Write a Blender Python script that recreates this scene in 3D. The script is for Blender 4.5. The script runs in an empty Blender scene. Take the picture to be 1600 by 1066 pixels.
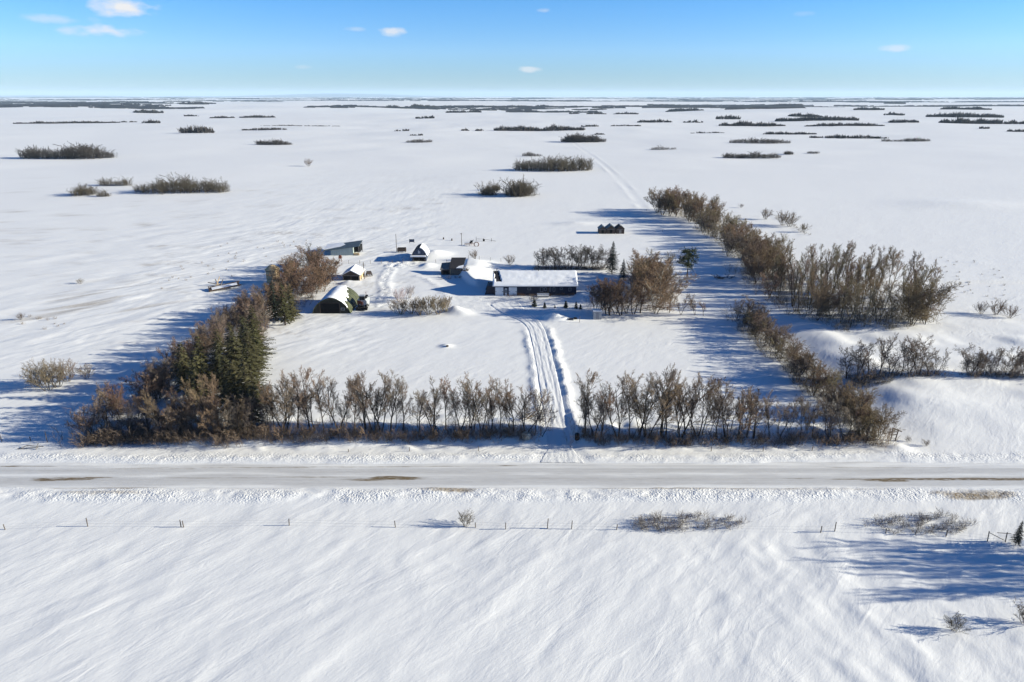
import bpy, math, random
import numpy as np
from mathutils import Vector

R = math.radians
random.seed(11)
rng = np.random.default_rng(11)
SC = bpy.context.scene
COL = SC.collection

# ------------------------------------------------------------------ camera
CAM_H, F, U0, V0, V_HOR = 53.0, 24 / 36 * 1600, 800.0, 533.0, 150.0
PITCH = math.atan((V0 - V_HOR) / F)
cam = bpy.data.cameras.new('camera')
cam.lens, cam.sensor_width, cam.sensor_fit = 24, 36, 'HORIZONTAL'
cam.clip_start, cam.clip_end = 0.5, 150000
cam_o = bpy.data.objects.new('camera', cam)
cam_o.location = (0, 0, CAM_H)
cam_o.rotation_euler = (math.pi / 2 - PITCH, 0, 0)
COL.objects.link(cam_o)
SC.camera = cam_o

# ------------------------------------------------------------------ sky + sun
SUN_EL, SUN_AZ = R(17), R(-1)          # azimuth measured from +X toward +Y
SKY_STRENGTH, SUN_STRENGTH, EXPOSURE = 0.05, 5.0, 0.96
sun_dir = Vector((math.cos(SUN_EL) * math.cos(SUN_AZ), math.cos(SUN_EL) * math.sin(SUN_AZ), math.sin(SUN_EL)))
sun = bpy.data.lights.new('sun', 'SUN')
sun.energy, sun.angle, sun.color = SUN_STRENGTH, R(0.5), (1.0, 0.955, 0.79)
sun_o = bpy.data.objects.new('sun', sun)
sun_o.rotation_euler = sun_dir.to_track_quat('Z', 'Y').to_euler()
sun_o.location = (60, 0, 80)
COL.objects.link(sun_o)

world = bpy.data.worlds.new('World')
SC.world = world
world.use_nodes = True
wn, wl = world.node_tree.nodes, world.node_tree.links
wn.clear()


def wnode(t, **kw):
    n = wn.new(t)
    for k, v in kw.items():
        setattr(n, k, v)
    return n


def wmath(op, a, b=None, c=None, clamp=False):
    n = wnode('ShaderNodeMath', operation=op, use_clamp=clamp)
    for i, s in enumerate((a, b, c)):
        if s is None:
            continue
        if isinstance(s, (int, float)):
            n.inputs[i].default_value = s
        else:
            wl.new(s, n.inputs[i])
    return n.outputs[0]


sky = wnode('ShaderNodeTexSky', sky_type='NISHITA')
sky.sun_disc = False
sky.sun_elevation = SUN_EL
sky.sun_rotation = math.pi / 2 - SUN_AZ
sky.altitude, sky.air_density, sky.dust_density, sky.ozone_density = 600, 1.0, 0.0, 3.0
tc = wnode('ShaderNodeTexCoord')
hsv = wnode('ShaderNodeHueSaturation')
hsv.inputs['Saturation'].default_value = 1.22
hsv.inputs['Value'].default_value = 1.0
wl.new(sky.outputs[0], hsv.inputs['Color'])
# clear winter air: paler blue low down, deepening steadily toward the zenith
sep = wnode('ShaderNodeSeparateXYZ')
wl.new(tc.outputs['Generated'], sep.inputs[0])
ramp = wnode('ShaderNodeValToRGB')
els = ramp.color_ramp.elements
els[0].position, els[0].color = 0.0, (.31, .455, .77, 1)
els[1].position, els[1].color = 1.0, (.28, .38, .52, 1)
for p_, c_ in ((.055, (.47, .635, .99)), (.12, (.41, .66, .98)), (.5, (.30, .42, .60))):
    e_ = els.new(p_)
    e_.color = (*c_, 1)
wl.new(sep.outputs[2], ramp.inputs[0])
tint = wnode('ShaderNodeVectorMath', operation='MULTIPLY')
wl.new(hsv.outputs[0], tint.inputs[0])
wl.new(ramp.outputs[0], tint.inputs[1])
tint2 = wnode('ShaderNodeVectorMath', operation='SCALE')
wl.new(tint.outputs[0], tint2.inputs[0])
tint2.inputs['Scale'].default_value = 2.0
# small fair-weather clouds low over the horizon
noise = wnode('ShaderNodeTexNoise')
noise.inputs['Scale'].default_value = 34
noise.inputs['Detail'].default_value = 6
mp = wnode('ShaderNodeMapping')
mp.inputs['Scale'].default_value = (1, 1, 2.2)
wl.new(tc.outputs['Generated'], mp.inputs[0])
wl.new(mp.outputs[0], noise.inputs['Vector'])


def pix_dir(u, v):
    a, b = (u - U0) / F, -(v - V0) / F
    c, s = math.cos(PITCH), math.sin(PITCH)
    return Vector((a, c + b * s, -s + b * c))


cloud = None
for (u, v, hw, hh, st) in [(190, 11, 52, 15, 1.0), (165, 48, 72, 10, .75), (90, 30, 50, 9, .4), (612, 50, 40, 9, .75),
                           (555, 46, 22, 4, .3), (826, 109, 26, 6, .6), (1400, 76, 28, 6, .5), (852, 17, 16, 5, .35),
                           (478, 105, 18, 4, .25), (1250, 22, 26, 5, .18)]:
    d = pix_dir(u, v)
    az, el = math.atan2(d.x, d.y), math.atan2(d.z, math.hypot(d.x, d.y))
    ex = Vector((math.cos(az), -math.sin(az), 0))
    ez = Vector((-math.sin(az) * math.sin(el), -math.cos(az) * math.sin(el), math.cos(el)))
    dn = d.normalized()

    def dot(vec, off, sc):
        n = wnode('ShaderNodeVectorMath', operation='DOT_PRODUCT')
        wl.new(tc.outputs['Generated'], n.inputs[0])
        n.inputs[1].default_value = vec
        return wmath('MULTIPLY', wmath('SUBTRACT', n.outputs['Value'], off), 1 / sc)
    a = dot(ex, dn.dot(ex), hw / F)
    b = dot(ez, dn.dot(ez), hh / F)
    r2 = wmath('ADD', wmath('MULTIPLY', a, a), wmath('MULTIPLY', b, b))
    f = wnode('ShaderNodeVectorMath', operation='DOT_PRODUCT')
    wl.new(tc.outputs['Generated'], f.inputs[0])
    f.inputs[1].default_value = dn
    front = wmath('GREATER_THAN', f.outputs['Value'], 0.5)
    m = wmath('SUBTRACT', 1.0, wmath('SQRT', r2))
    m = wmath('MULTIPLY_ADD', noise.outputs['Fac'], 2.4, wmath('SUBTRACT', m, 1.42))
    m = wmath('MULTIPLY', m, wmath('GREATER_THAN', wmath('SUBTRACT', 1.0, r2), 0.0))
    edge = wmath('SUBTRACT', 1.0, r2, clamp=True)
    m = wmath('MULTIPLY', wmath('MULTIPLY', wmath('MULTIPLY', m, 1.5, clamp=True), wmath('MULTIPLY', edge, 1.6, clamp=True)), st)
    m = wmath('MULTIPLY', m, front)
    cloud = m if cloud is None else wmath('MAXIMUM', cloud, m)
mixc = wnode('ShaderNodeMix', data_type='RGBA')
wl.new(cloud, mixc.inputs[0])
wl.new(tint2.outputs[0], mixc.inputs[6])
mixc.inputs[7].default_value = (9.0, 8.9, 8.9, 1)
bg = wnode('ShaderNodeBackground')
bg.inputs['Strength'].default_value = SKY_STRENGTH
wl.new(mixc.outputs[2], bg.inputs[0])
wo = wnode('ShaderNodeOutputWorld')
wl.new(bg.outputs[0], wo.inputs[0])

SC.view_settings.view_transform = 'Standard'
SC.view_settings.look = 'None'
SC.view_settings.gamma = 1
SC.view_settings.use_curve_mapping = False
SC.view_settings.exposure = EXPOSURE
SC.render.engine = 'CYCLES'
SC.cycles.use_denoising = True
SC.cycles.max_bounces = 6
SC.cycles.diffuse_bounces = 3
SC.cycles.volume_bounces = 1
SC.cycles.transparent_max_bounces = 6


# ------------------------------------------------------------------ mapping from photograph to the ground
def P(u, v, z=0.0):
    d = pix_dir(u, v)
    t = (z - CAM_H) / d.z
    return (d.x * t, d.y * t)


def height_of(u, vb, vt):
    """height of an upright thing whose foot is seen at vb and top at vt"""
    x, y = P(u, vb)
    b = -(vt - V0) / F
    c, s = math.cos(PITCH), math.sin(PITCH)
    return CAM_H + y * (-s + b * c) / (c + b * s)


def px_of(x, y, z=0.0):
    c, s = math.cos(PITCH), math.sin(PITCH)
    d = y * c + (CAM_H - z) * s
    return U0 + F * x / d, V0 - F * (y * s - (CAM_H - z) * c) / d


def px_scale(v):
    """metres per photograph pixel at a ground point seen at row v"""
    x, y = P(U0, v)
    return (y * math.cos(PITCH) + CAM_H * math.sin(PITCH)) / F


# ------------------------------------------------------------------ noise
_perm = np.random.default_rng(5).integers(0, 1 << 30, 4096)


def _hash(ix, iy, seed):
    h = (ix.astype(np.int64) * 374761393 + iy.astype(np.int64) * 668265263 + seed * 974711) & 0x7fffffff
    h = (h ^ (h >> 13)) * 1274126177 & 0x7fffffff
    return (h ^ (h >> 16)) & 4095


_val = np.random.default_rng(9).uniform(-1, 1, 4096)


def vnoise(x, y, seed=0):
    x, y = np.asarray(x, float), np.asarray(y, float)
    ix, iy = np.floor(x), np.floor(y)
    fx, fy = x - ix, y - iy
    fx, fy = fx * fx * fx * (fx * (fx * 6 - 15) + 10), fy * fy * fy * (fy * (fy * 6 - 15) + 10)
    a, b = _val[_hash(ix, iy, seed)], _val[_hash(ix + 1, iy, seed)]
    c, d = _val[_hash(ix, iy + 1, seed)], _val[_hash(ix + 1, iy + 1, seed)]
    return (a * (1 - fx) + b * fx) * (1 - fy) + (c * (1 - fx) + d * fx) * fy


def fbm(x, y, o=3, seed=0, gain=.5):
    s, a, k = 0, 1, 1
    for i in range(o):
        s = s + a * vnoise(x * k + i * 17.3, y * k - i * 9.1, seed + i)
        a *= gain
        k *= 2.03
    return s


def sstep(e0, e1, x):
    t = np.clip((x - e0) / (e1 - e0), 0, 1)
    return t * t * (3 - 2 * t)


def poly_dist(x, y, pts):
    """distance, signed side (+ right of travel) and arc length along a polyline"""
    best = np.full(np.shape(x), 1e9)
    side = np.zeros(np.shape(x))
    arc = np.zeros(np.shape(x))
    acc = 0
    for (x0, y0), (x1, y1) in zip(pts[:-1], pts[1:]):
        dx, dy = x1 - x0, y1 - y0
        L = math.hypot(dx, dy)
        t = np.clip(((x - x0) * dx + (y - y0) * dy) / (L * L), 0, 1)
        qx, qy = x - (x0 + dx * t), y - (y0 + dy * t)
        d = np.hypot(qx, qy)
        m = d < best
        best = np.where(m, d, best)
        side = np.where(m, np.sign(dy * qx - dx * qy), side)
        arc = np.where(m, acc + t * L, arc)
        acc += L
    return best, side, arc


def smooth_line(pts, n=8):
    out = []
    P_ = [pts[0]] + list(pts) + [pts[-1]]
    for i in range(1, len(P_) - 2):
        p0, p1, p2, p3 = map(np.array, (P_[i - 1], P_[i], P_[i + 1], P_[i + 2]))
        for k in range(n):
            t = k / n
            out.append(tuple(.5 * (2 * p1 + (p2 - p0) * t + (2 * p0 - 5 * p1 + 4 * p2 - p3) * t * t + (3 * p1 - p0 - 3 * p2 + p3) * t ** 3)))
    out.append(tuple(pts[-1]))
    return out


# ------------------------------------------------------------------ the lie of the land
ROAD_Y0, ROAD_Y1, ROAD_Z = P(800, 765)[1], P(800, 727)[1], 0.30
DRIVE = smooth_line([P(878, 726), P(875, 700), P(867, 650), P(858, 600), P(850, 560), P(843, 530), P(836, 511), P(822, 497), P(802, 486), P(788, 474)], 6)
DRIVE_W = 1.8
TRACK = smooth_line([P(598, 478), P(603, 455), P(600, 440), P(607, 425), P(622, 412), P(640, 408)], 5)
TRACK2 = smooth_line([P(700, 470), P(690, 452), P(665, 436), P(650, 432)], 5)
MAIN_TRAIL = smooth_line([P(1005, 325), P(985, 300), P(955, 268), P(925, 243), P(900, 224), P(870, 204)], 4)

hy_wall = P(772, 461.5)[1] + 14
MOUNDS = []                              # x, y, half width x, half width y, height


def mound(u, v, rx, ry, h):
    x, y = P(u, v)
    MOUNDS.append((x, y, rx, ry, h))


mound(864, 497, 2.4, 2.0, 1.35)          # bank thrown up at the top of the driveway
mound(875, 500, 3.4, 1.6, .75)
mound(712, 487, 2.6, 1.8, 1.5)           # ploughed pile beside the yard bushes
mound(722, 491, 3.0, 1.5, .7)
mound(668, 416, 2.4, 3.0, 1.0)
mound(678, 398, 5.0, 5.0, 1.6)
mound(632, 402, 4.5, 4.0, 1.3)           # drift west of the small dark barn
mound(575, 444, 9.0, 1.6, .8)            # ploughed ridge behind the arched barn
mound(545, 445, 3.0, 1.4, .8)
mound(1408, 708, 2.0, 2.6, 1.0)
mound(1385, 712, 2.2, 1.6, .6)
mound(1460, 640, 9.0, 3.5, .5)
mound(912, 462, 2.5, 3.5, .9)
mound(510, 392, 10.0, 5.0, 1.0)
mound(900, 350, 9.0, 4.0, .8)
mound(960, 344, 14.0, 5.0, .7)
mound(697, 541, 1.3, 1.0, .55)
mound(1420, 505, 7.0, 3.0, .6)
mound(1500, 320, 30, 16, 1.2)


def zone(u0, u1, v0, v1, soft, x, y):
    """soft rectangle on the ground, limits given where they are seen"""
    yn, yf = P(U0, v1)[1], P(U0, v0)[1]
    xl, xr = P(u0, (v0 + v1) / 2)[0], P(u1, (v0 + v1) / 2)[0]
    return sstep(xl - soft, xl + soft, x) * (1 - sstep(xr - soft, xr + soft, x)) * sstep(yn - soft, yn + soft, y) * (1 - sstep(yf - soft, yf + soft, y))


def land(x, y, full=False):
    x, y = np.asarray(x, float), np.asarray(y, float)
    r = np.hypot(x, y)
    far = np.clip((r - 420) * 0.006, 0, 16)
    z = far * (fbm(x / 1500, y / 1100, 3, 40) * .75) - far * .25
    # wind-packed drifts, swept from lower left to upper right
    ang = R(50) + .35 * vnoise(x / 60, y / 60, 3) - .0 * x
    ca, sa = np.cos(ang), np.sin(ang)
    s, t = x * .62 + y * .78, -x * .78 + y * .62
    s = s + 4 * vnoise(x / 22, y / 22, 61)
    t = t + 1.6 * vnoise(x / 14, y / 14, 62)
    near = 1 - sstep(260, 600, y)
    south = 1 - sstep(ROAD_Y0 - 6, ROAD_Y0 - 2, y)
    left_field = sstep(125, 150, y) * (1 - sstep(-40, -22, x + 0 * y))
    wind = .45 + .9 * south + 1.6 * left_field
    z = z + near * wind * (.055 * fbm(s / 13, t / 6.0, 4, 7) + .020 * fbm(s / 4.0, t / 1.5, 3, 17))
    ridge = 1 - np.abs(vnoise(s / 16, t / 3.4, 77))
    z = z + near * wind * .16 * np.clip(ridge - .80, 0, 1) * sstep(.0, .6, vnoise(x / 13, y / 13, 78))
    sas = 1 - np.abs(vnoise(s / 5.2, t / 1.25, 177))
    z = z + near * wind * .13 * np.clip(sas - .84, 0, 1) * sstep(-.1, .5, vnoise(x / 9, y / 11, 178))
    # lower right corner: deep rippled drifts that run toward the camera
    lr = sstep(12, 34, x) * (1 - sstep(70, 76, y))
    z = z + lr * .10 * fbm((x + .25 * y) / 3.4, y / 8.0, 4, 90)
    z = z + (1 - near) * np.clip(r / 900, .4, 1.6) * .9 * fbm(x / 120, y / 80, 3, 8)
    rough = np.zeros(np.shape(x))
    dirt = np.zeros(np.shape(x))
    packed = np.zeros(np.shape(x))
    # drifts and piles
    for (mx, my, rx, ry, h) in MOUNDS:
        q = ((x - mx) / rx) ** 2 + ((y - my) / ry) ** 2
        z = z + h * np.exp(-q * 1.1) * (1 + .07 * vnoise(x / .9, y / .9, 33))
    # the great smooth drift lying between the wooden shed and the house
    ya, yb_ = P(750, 448)[1], P(750, 408)[1]
    xa, xb, xc = P(716, 430)[0], P(727, 430)[0], P(774, 440)[0]
    ya = ya + (P(750, 433)[1] - ya) * (1 - sstep(xa, P(748, 440)[0], x))
    dr = sstep(xa, xb, x) * (1 - .75 * sstep(xb, xc + 3, x)) * (1 - sstep(xc - .5, xc + 1.5, x) * (y < hy_wall)) * sstep(ya - 1.2, ya + 1.6 + .8 * vnoise(x / 4, y / 4, 58), y) * (1 - sstep(yb_ - 9, yb_ + 6, y))
    z = z + 2.25 * dr * (1 + .10 * vnoise(x / 5, y / 5, 59))
    # raised bank of the field at the right with its row of trees
    yb, yt = P(1500, 716)[1], P(1500, 606)[1]
    xl = P(1395, 650)[0]
    z = z + 1.7 * sstep(xl - 5, xl + 6, x) * sstep(yb, yt, y) * (1 - sstep(yt + 12, yt + 60, y)) * (1 + .25 * vnoise(x / 6, y / 6, 55))
    # snow caught in the shelterbelts
    yr0 = P(800, 696)[1]
    z = z + .55 * sstep(yr0 - 1.4, yr0 + 1.0, y) * (1 - sstep(yr0 + 4, yr0 + 16, y)) * sstep(-62, -52, x) * (1 - sstep(55, 62, x)) * (1 + .5 * vnoise(x / 2.3, y / 2, 56))
    z = z + .30 * np.exp(-((y - (yr0 - 1.2)) / 1.0) ** 2) * sstep(-60, -50, x) * (1 - sstep(57, 62, x)) * np.clip(vnoise(x / 1.6 + y / 2, y / 3, 57) + .3, 0, 1)
    # ---- road bed with ploughed windrows
    wob0 = .35 * vnoise(x / 9, 0 * x, 21) + .12 * vnoise(x / 1.6, 0 * x, 22)
    wob1 = .45 * vnoise(x / 11, 0 * x + 5, 23) + .15 * vnoise(x / 1.8, 0 * x, 24)
    e0, e1 = ROAD_Y0 + wob0, ROAD_Y1 + wob1
    shoulder = sstep(e0 - 7, e0 - .6, y) * (1 - sstep(e1 + 1, e1 + 8, y))
    z = z * (1 - .8 * shoulder) + (ROAD_Z + .05) * shoulder
    lum = fbm(x / .75, y / .75, 3, 71)
    b0 = np.exp(-((y - (e0 - 1.9)) / 1.35) ** 2)
    b1 = np.exp(-((y - (e1 + 1.9)) / 1.3) ** 2)
    z = z + b0 * (.16 + .10 * lum + .07 * vnoise(x / 5, y, 74)) + b1 * (.12 + .075 * lum + .06 * vnoise(x / 6, y, 75))
    rough = np.maximum(rough, np.clip(1.2 * b0 + .9 * b1, 0, 1) * np.clip(.62 + .55 * vnoise(x / 7, y / 2.5, 72) + .35 * vnoise(x / 2.2, y / 1.2, 73), .12, 1.2))
    onroad = sstep(e0 - .25, e0 + .25, y) * (1 - sstep(e1 - .25, e1 + .25, y))
    # ---- driveway trench
    d, sd, arc = poly_dist(x, y, DRIVE)
    tot = sum(math.hypot(b[0] - a[0], b[1] - a[1]) for a, b in zip(DRIVE[:-1], DRIVE[1:]))
    fr = arc / tot
    bank = sstep(.07, .16, fr) * (1 - sstep(.66, .78, fr))
    w = DRIVE_W + 1.6 * (1 - sstep(.0, .09, fr)) ** 2 + 2.2 * sstep(.74, 1.0, fr)
    wob = .30 * vnoise(arc / 2.2, sd, 81) + .15 * vnoise(arc / .7, sd, 82)
    rid_r = np.exp(-((d - (w + 1.0) + wob) / .85) ** 2) * (sd > 0)
    rid_l = np.exp(-((d - (w + .75) + wob) / .75) ** 2) * (sd < 0)
    z = z + bank * (rid_r * (.58 + .24 * lum) + rid_l * (.44 + .22 * lum))
    ondrive = (1 - sstep(w - .1, w + .35, d)) * (1 - onroad) * sstep(.03, .10, fr)
    flat = (1 - sstep(w + .3, w + 2.2, d))
    zroad = ROAD_Z * (1 - sstep(e1, e1 + 6, y))
    z = z * (1 - .9 * flat) + flat * .9 * zroad
    packed = np.maximum(packed, ondrive)
    rough = np.maximum(rough, bank * .6 * np.clip(rid_r + rid_l, 0, 1))
    # ---- churned yard and tracks
    for pts, wid, amp in ((TRACK, 1.5, .15), (TRACK2, .9, .07)):
        d2, s2, a2 = poly_dist(x, y, pts)
        m = np.exp(-(d2 / wid) ** 2)
        z = z + m * amp * fbm(x / .9, y / 1.4, 3, 101) + amp * 1.1 * (np.exp(-((d2 - wid) / .7) ** 2)) * (.6 + .5 * lum)
        rough = np.maximum(rough, .8 * m)
    ch = zone(600, 655, 402, 418, 4, x, y)
    z = z + ch * .22 * fbm(x / 1.3, y / 2.0, 3, 103)
    rough = np.maximum(rough, .8 * ch)
    yard = zone(600, 810, 462, 486, 4, x, y)
    z = z + yard * .05 * lum
    rough = np.maximum(rough, .35 * yard)
    # ---- long straight trail beyond the yard
    d3, s3, a3 = poly_dist(x, y, MAIN_TRAIL)
    z = z + (.05 + .09 * vnoise(x / 9, y / 9, 92)) * np.exp(-((d3 - 3.2) / 1.6) ** 2) - .05 * np.exp(-(d3 / 2.5) ** 2)
    if full:
        # weeds, gravel and stubble showing through
        def blot(u, v, ru, rv, st, seed):
            px, py = P(u, v)
            q = ((x - px) / ru) ** 2 + ((y - py) / rv) ** 2
            return st * np.clip(1.15 - q + .7 * fbm(x / 2.2, y / .7, 3, seed), 0, 1) * (q < 2.2)
        for i, b in enumerate([(700, 769, 5.0, .8, .85), (160, 774, 5.5, .5, .5), (215, 765, 4.5, .35, .95), (1525, 777, 6.0, 1.1, .9), (640, 764, 5, .3, .35),
                               (75, 764, 7, .25, .4), (400, 764, 10, .25, .3), (1010, 766, 10, .22, .8), (1150, 767, 10, .2, .7), (1290, 768, 9, .2, .4)]):
            dirt = np.maximum(dirt, blot(*b, 200 + i))
        stub = 1.6 * np.clip(fbm(x / 14 + y / 40, y / 9, 3, 300) - .35, 0, 1) * left_field * near
        dirt = np.maximum(dirt, .3 * stub * np.clip(fbm(x / .8, y / 1.2, 2, 301) + .5, 0, 1))
        ribs = zone(60, 270, 440, 500, 9, x, y) * np.clip(fbm((x * .75 + y * .6) / 18, (-x * .6 + y * .75) / 3, 3, 305) - .25, 0, 1)
        dirt = np.maximum(dirt, .75 * ribs)
        dirt = np.maximum(dirt, .40 * zone(570, 600, 384, 396, 6, x, y) * np.clip(vnoise(x / 2, y / 3, 307), 0, 1))
    z = np.where(onroad > 0, z * (1 - onroad) + onroad * (ROAD_Z - .16), z)
    z = z - .10 * ondrive * (1 - onroad)
    if full:
        return z, dirt, rough, packed
    return z


# ------------------------------------------------------------------ mesh helpers
def tag(o, label=None, cat=None, group=None, kind=None):
    for k, v in (('label', label), ('category', cat), ('group', group), ('kind', kind)):
        if v:
            o[k] = v
    return o


def mesh_from(name, V, faces, mats):
    """V (n,3); faces: list of arrays (m,k) with one k each"""
    me = bpy.data.meshes.new(name)
    V = np.asarray(V, np.float32)
    me.vertices.add(len(V))
    me.vertices.foreach_set('co', V.ravel())
    loops = np.concatenate([np.asarray(f).ravel() for f in faces]).astype(np.int32)
    tot = np.concatenate([np.full(len(f), np.asarray(f).shape[1]) for f in faces]).astype(np.int32)
    start = np.concatenate([[0], np.cumsum(tot)[:-1]]).astype(np.int32)
    me.loops.add(len(loops))
    me.loops.foreach_set('vertex_index', loops)
    me.polygons.add(len(tot))
    me.polygons.foreach_set('loop_start', start)
    me.polygons.foreach_set('loop_total', tot)
    for m in (mats if isinstance(mats, (list, tuple)) else [mats]):
        me.materials.append(m)
    me.update(calc_edges=True)
    return me


def link(name, me, parent=None, loc=None, rot=None, scale=None, color=None):
    o = bpy.data.objects.new(name, me)
    COL.objects.link(o)
    if parent:
        o.parent = parent
    if loc is not None:
        o.location = loc
    if rot is not None:
        o.rotation_euler = rot
    if scale is not None:
        o.scale = scale if hasattr(scale, '__len__') else (scale,) * 3
    if color is not None:
        o.color = (*color, 1)
    return o


def empty(name, loc, rz=0, label=None, cat=None, group=None):
    o = bpy.data.objects.new(name, None)
    o.empty_display_size = .5
    o.location = loc
    o.rotation_euler = (0, 0, rz)
    COL.objects.link(o)
    return tag(o, label, cat, group)


def tubes(P0, P1, R0, R1, n=3):
    """tapered open prisms, all at once -> verts, quads"""
    P0, P1 = np.asarray(P0, float), np.asarray(P1, float)
    D = P1 - P0
    D /= np.maximum(np.linalg.norm(D, axis=1, keepdims=True), 1e-9)
    A = np.where(np.abs(D[:, 2:3]) > .9, np.array([[1., 0, 0]]), np.array([[0, 0, 1.]]))
    X = np.cross(D, A)
    X /= np.linalg.norm(X, axis=1, keepdims=True)
    Y = np.cross(D, X)
    k = len(P0)
    V = np.zeros((k, 2 * n, 3))
    for i in range(n):
        c, s = math.cos(2 * math.pi * i / n), math.sin(2 * math.pi * i / n)
        o = X * c + Y * s
        V[:, i] = P0 + o * np.asarray(R0)[:, None]
        V[:, n + i] = P1 + o * np.asarray(R1)[:, None]
    b = (np.arange(k) * 2 * n)[:, None]
    Q = np.concatenate([b + np.array([[i, (i + 1) % n, n + (i + 1) % n, n + i]]) for i in range(n)])
    return V.reshape(-1, 3), Q


class MB:
    def __init__(s):
        s.v, s.f = [], []

    def poly(s, pts, faces):
        b = len(s.v)
        s.v += [tuple(p) for p in pts]
        s.f += [tuple(b + i for i in f) for f in faces]
        return s

    def box(s, x0, x1, y0, y1, z0, z1):
        return s.poly([(x0, y0, z0), (x1, y0, z0), (x1, y1, z0), (x0, y1, z0), (x0, y0, z1), (x1, y0, z1), (x1, y1, z1), (x0, y1, z1)],
                      [(0, 3, 2, 1), (4, 5, 6, 7), (0, 1, 5, 4), (1, 2, 6, 5), (2, 3, 7, 6), (3, 0, 4, 7)])

    def bar(s, p, q, r, n=6, r2=None):
        V, Q = tubes([p], [q], [r], [r if r2 is None else r2], n)
        return s.poly(V, [tuple(x) for x in Q] + [tuple(range(n - 1, -1, -1)), tuple(range(n, 2 * n))])

    def beam(s, p, q, w, h):
        p, q = Vector(p), Vector(q)
        d = (q - p).normalized()
        a = d.cross(Vector((0, 0, 1)))
        a = a.normalized() if a.length > 1e-4 else Vector((1, 0, 0))
        c = a.cross(d)
        pts = [e + a * i * w / 2 + c * j * h / 2 for e in (p, q) for i, j in ((-1, -1), (1, -1), (1, 1), (-1, 1))]
        return s.poly(pts, [(0, 3, 2, 1), (4, 5, 6, 7), (0, 1, 5, 4), (1, 2, 6, 5), (2, 3, 7, 6), (3, 0, 4, 7)])

    def extrude(s, prof, y0, y1):
        """closed profile in x,z pushed along y"""
        n = len(prof)
        pts = [(x, y0, z) for x, z in prof] + [(x, y1, z) for x, z in prof]
        return s.poly(pts, [tuple(range(n)), tuple(range(2 * n - 1, n - 1, -1))] + [(i, i + n, (i + 1) % n + n, (i + 1) % n) for i in range(n)])

    def lathe(s, prof, n=16, c=(0, 0, 0)):
        b = len(s.v)
        m = len(prof)
        for i in range(n):
            a = 2 * math.pi * i / n
            for r, z in prof:
                s.v.append((c[0] + r * math.cos(a), c[1] + r * math.sin(a), c[2] + z))
        for i in range(n):
            j = (i + 1) % n
            for k in range(m - 1):
                s.f.append((b + i * m + k, b + j * m + k, b + j * m + k + 1, b + i * m + k + 1))
        return s

    def build(s, name, mat, parent=None, label=None, smooth=False, loc=None, color=None):
        me = bpy.data.meshes.new(name)
        me.from_pydata(s.v, [], s.f)
        me.materials.append(mat)
        if smooth:
            me.shade_smooth()
        me.update()
        o = link(name, me, parent, loc, color=color)
        if label:
            o['label'] = label
        return o


# ------------------------------------------------------------------ materials
def nodes_of(name):
    m = bpy.data.materials.new(name)
    m.use_nodes = True
    nt = m.node_tree
    return m, nt.nodes, nt.links, nt.nodes['Principled BSDF']


def simple(name, col, rough=.8, var=.25, scale=3.0, metal=0, stretch=(1, 1, 1), col2=None):
    m, n, l, b = nodes_of(name)
    t = n.new('ShaderNodeTexCoord')
    mp = n.new('ShaderNodeMapping')
    mp.inputs['Scale'].default_value = stretch
    nz = n.new('ShaderNodeTexNoise')
    nz.inputs['Scale'].default_value = scale
    nz.inputs['Detail'].default_value = 4
    mx = n.new('ShaderNodeMix')
    mx.data_type = 'RGBA'
    c2 = col2 or tuple(c * (1 - var) for c in col)
    mx.inputs[6].default_value = (*[min(1, c * (1 + var)) for c in col], 1)
    mx.inputs[7].default_value = (*c2, 1)
    l.new(t.outputs['Object'], mp.inputs[0])
    l.new(mp.outputs[0], nz.inputs['Vector'])
    rp = n.new('ShaderNodeMapRange')
    rp.inputs[1].default_value, rp.inputs[2].default_value = .35, .65
    l.new(nz.outputs['Fac'], rp.inputs[0])
    l.new(rp.outputs[0], mx.inputs[0])
    l.new(mx.outputs[2], b.inputs['Base Color'])
    bp = n.new('ShaderNodeBump')
    bp.inputs['Strength'].default_value = .3
    bp.inputs['Distance'].default_value = .05
    l.new(nz.outputs['Fac'], bp.inputs['Height'])
    l.new(bp.outputs[0], b.inputs['Normal'])
    b.inputs['Roughness'].default_value = rough
    b.inputs['Metallic'].default_value = metal
    b.inputs['Specular IOR Level'].default_value = .25
    return m


def by_object(name, rough=.9, var=.35, transl=0):
    """colour comes from the object, with a fine mottle"""
    m, n, l, b = nodes_of(name)
    oi = n.new('ShaderNodeObjectInfo')
    t = n.new('ShaderNodeTexCoord')
    nz = n.new('ShaderNodeTexNoise')
    nz.inputs['Scale'].default_value = 1.3
    nz.inputs['Detail'].default_value = 3
    l.new(t.outputs['Object'], nz.inputs['Vector'])
    rp = n.new('ShaderNodeMapRange')
    rp.inputs[1].default_value, rp.inputs[2].default_value = .3, .7
    rp.inputs[3].default_value, rp.inputs[4].default_value = 1 - var, 1 + var
    l.new(nz.outputs['Fac'], rp.inputs[0])
    mu = n.new('ShaderNodeVectorMath')
    mu.operation = 'SCALE'
    l.new(oi.outputs['Color'], mu.inputs[0])
    l.new(rp.outputs[0], mu.inputs['Scale'])
    l.new(mu.outputs[0], b.inputs['Base Color'])
    b.inputs['Roughness'].default_value = rough
    b.inputs['Specular IOR Level'].default_value = .15
    return m


SNOW = (.80, .80, .81)


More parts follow.
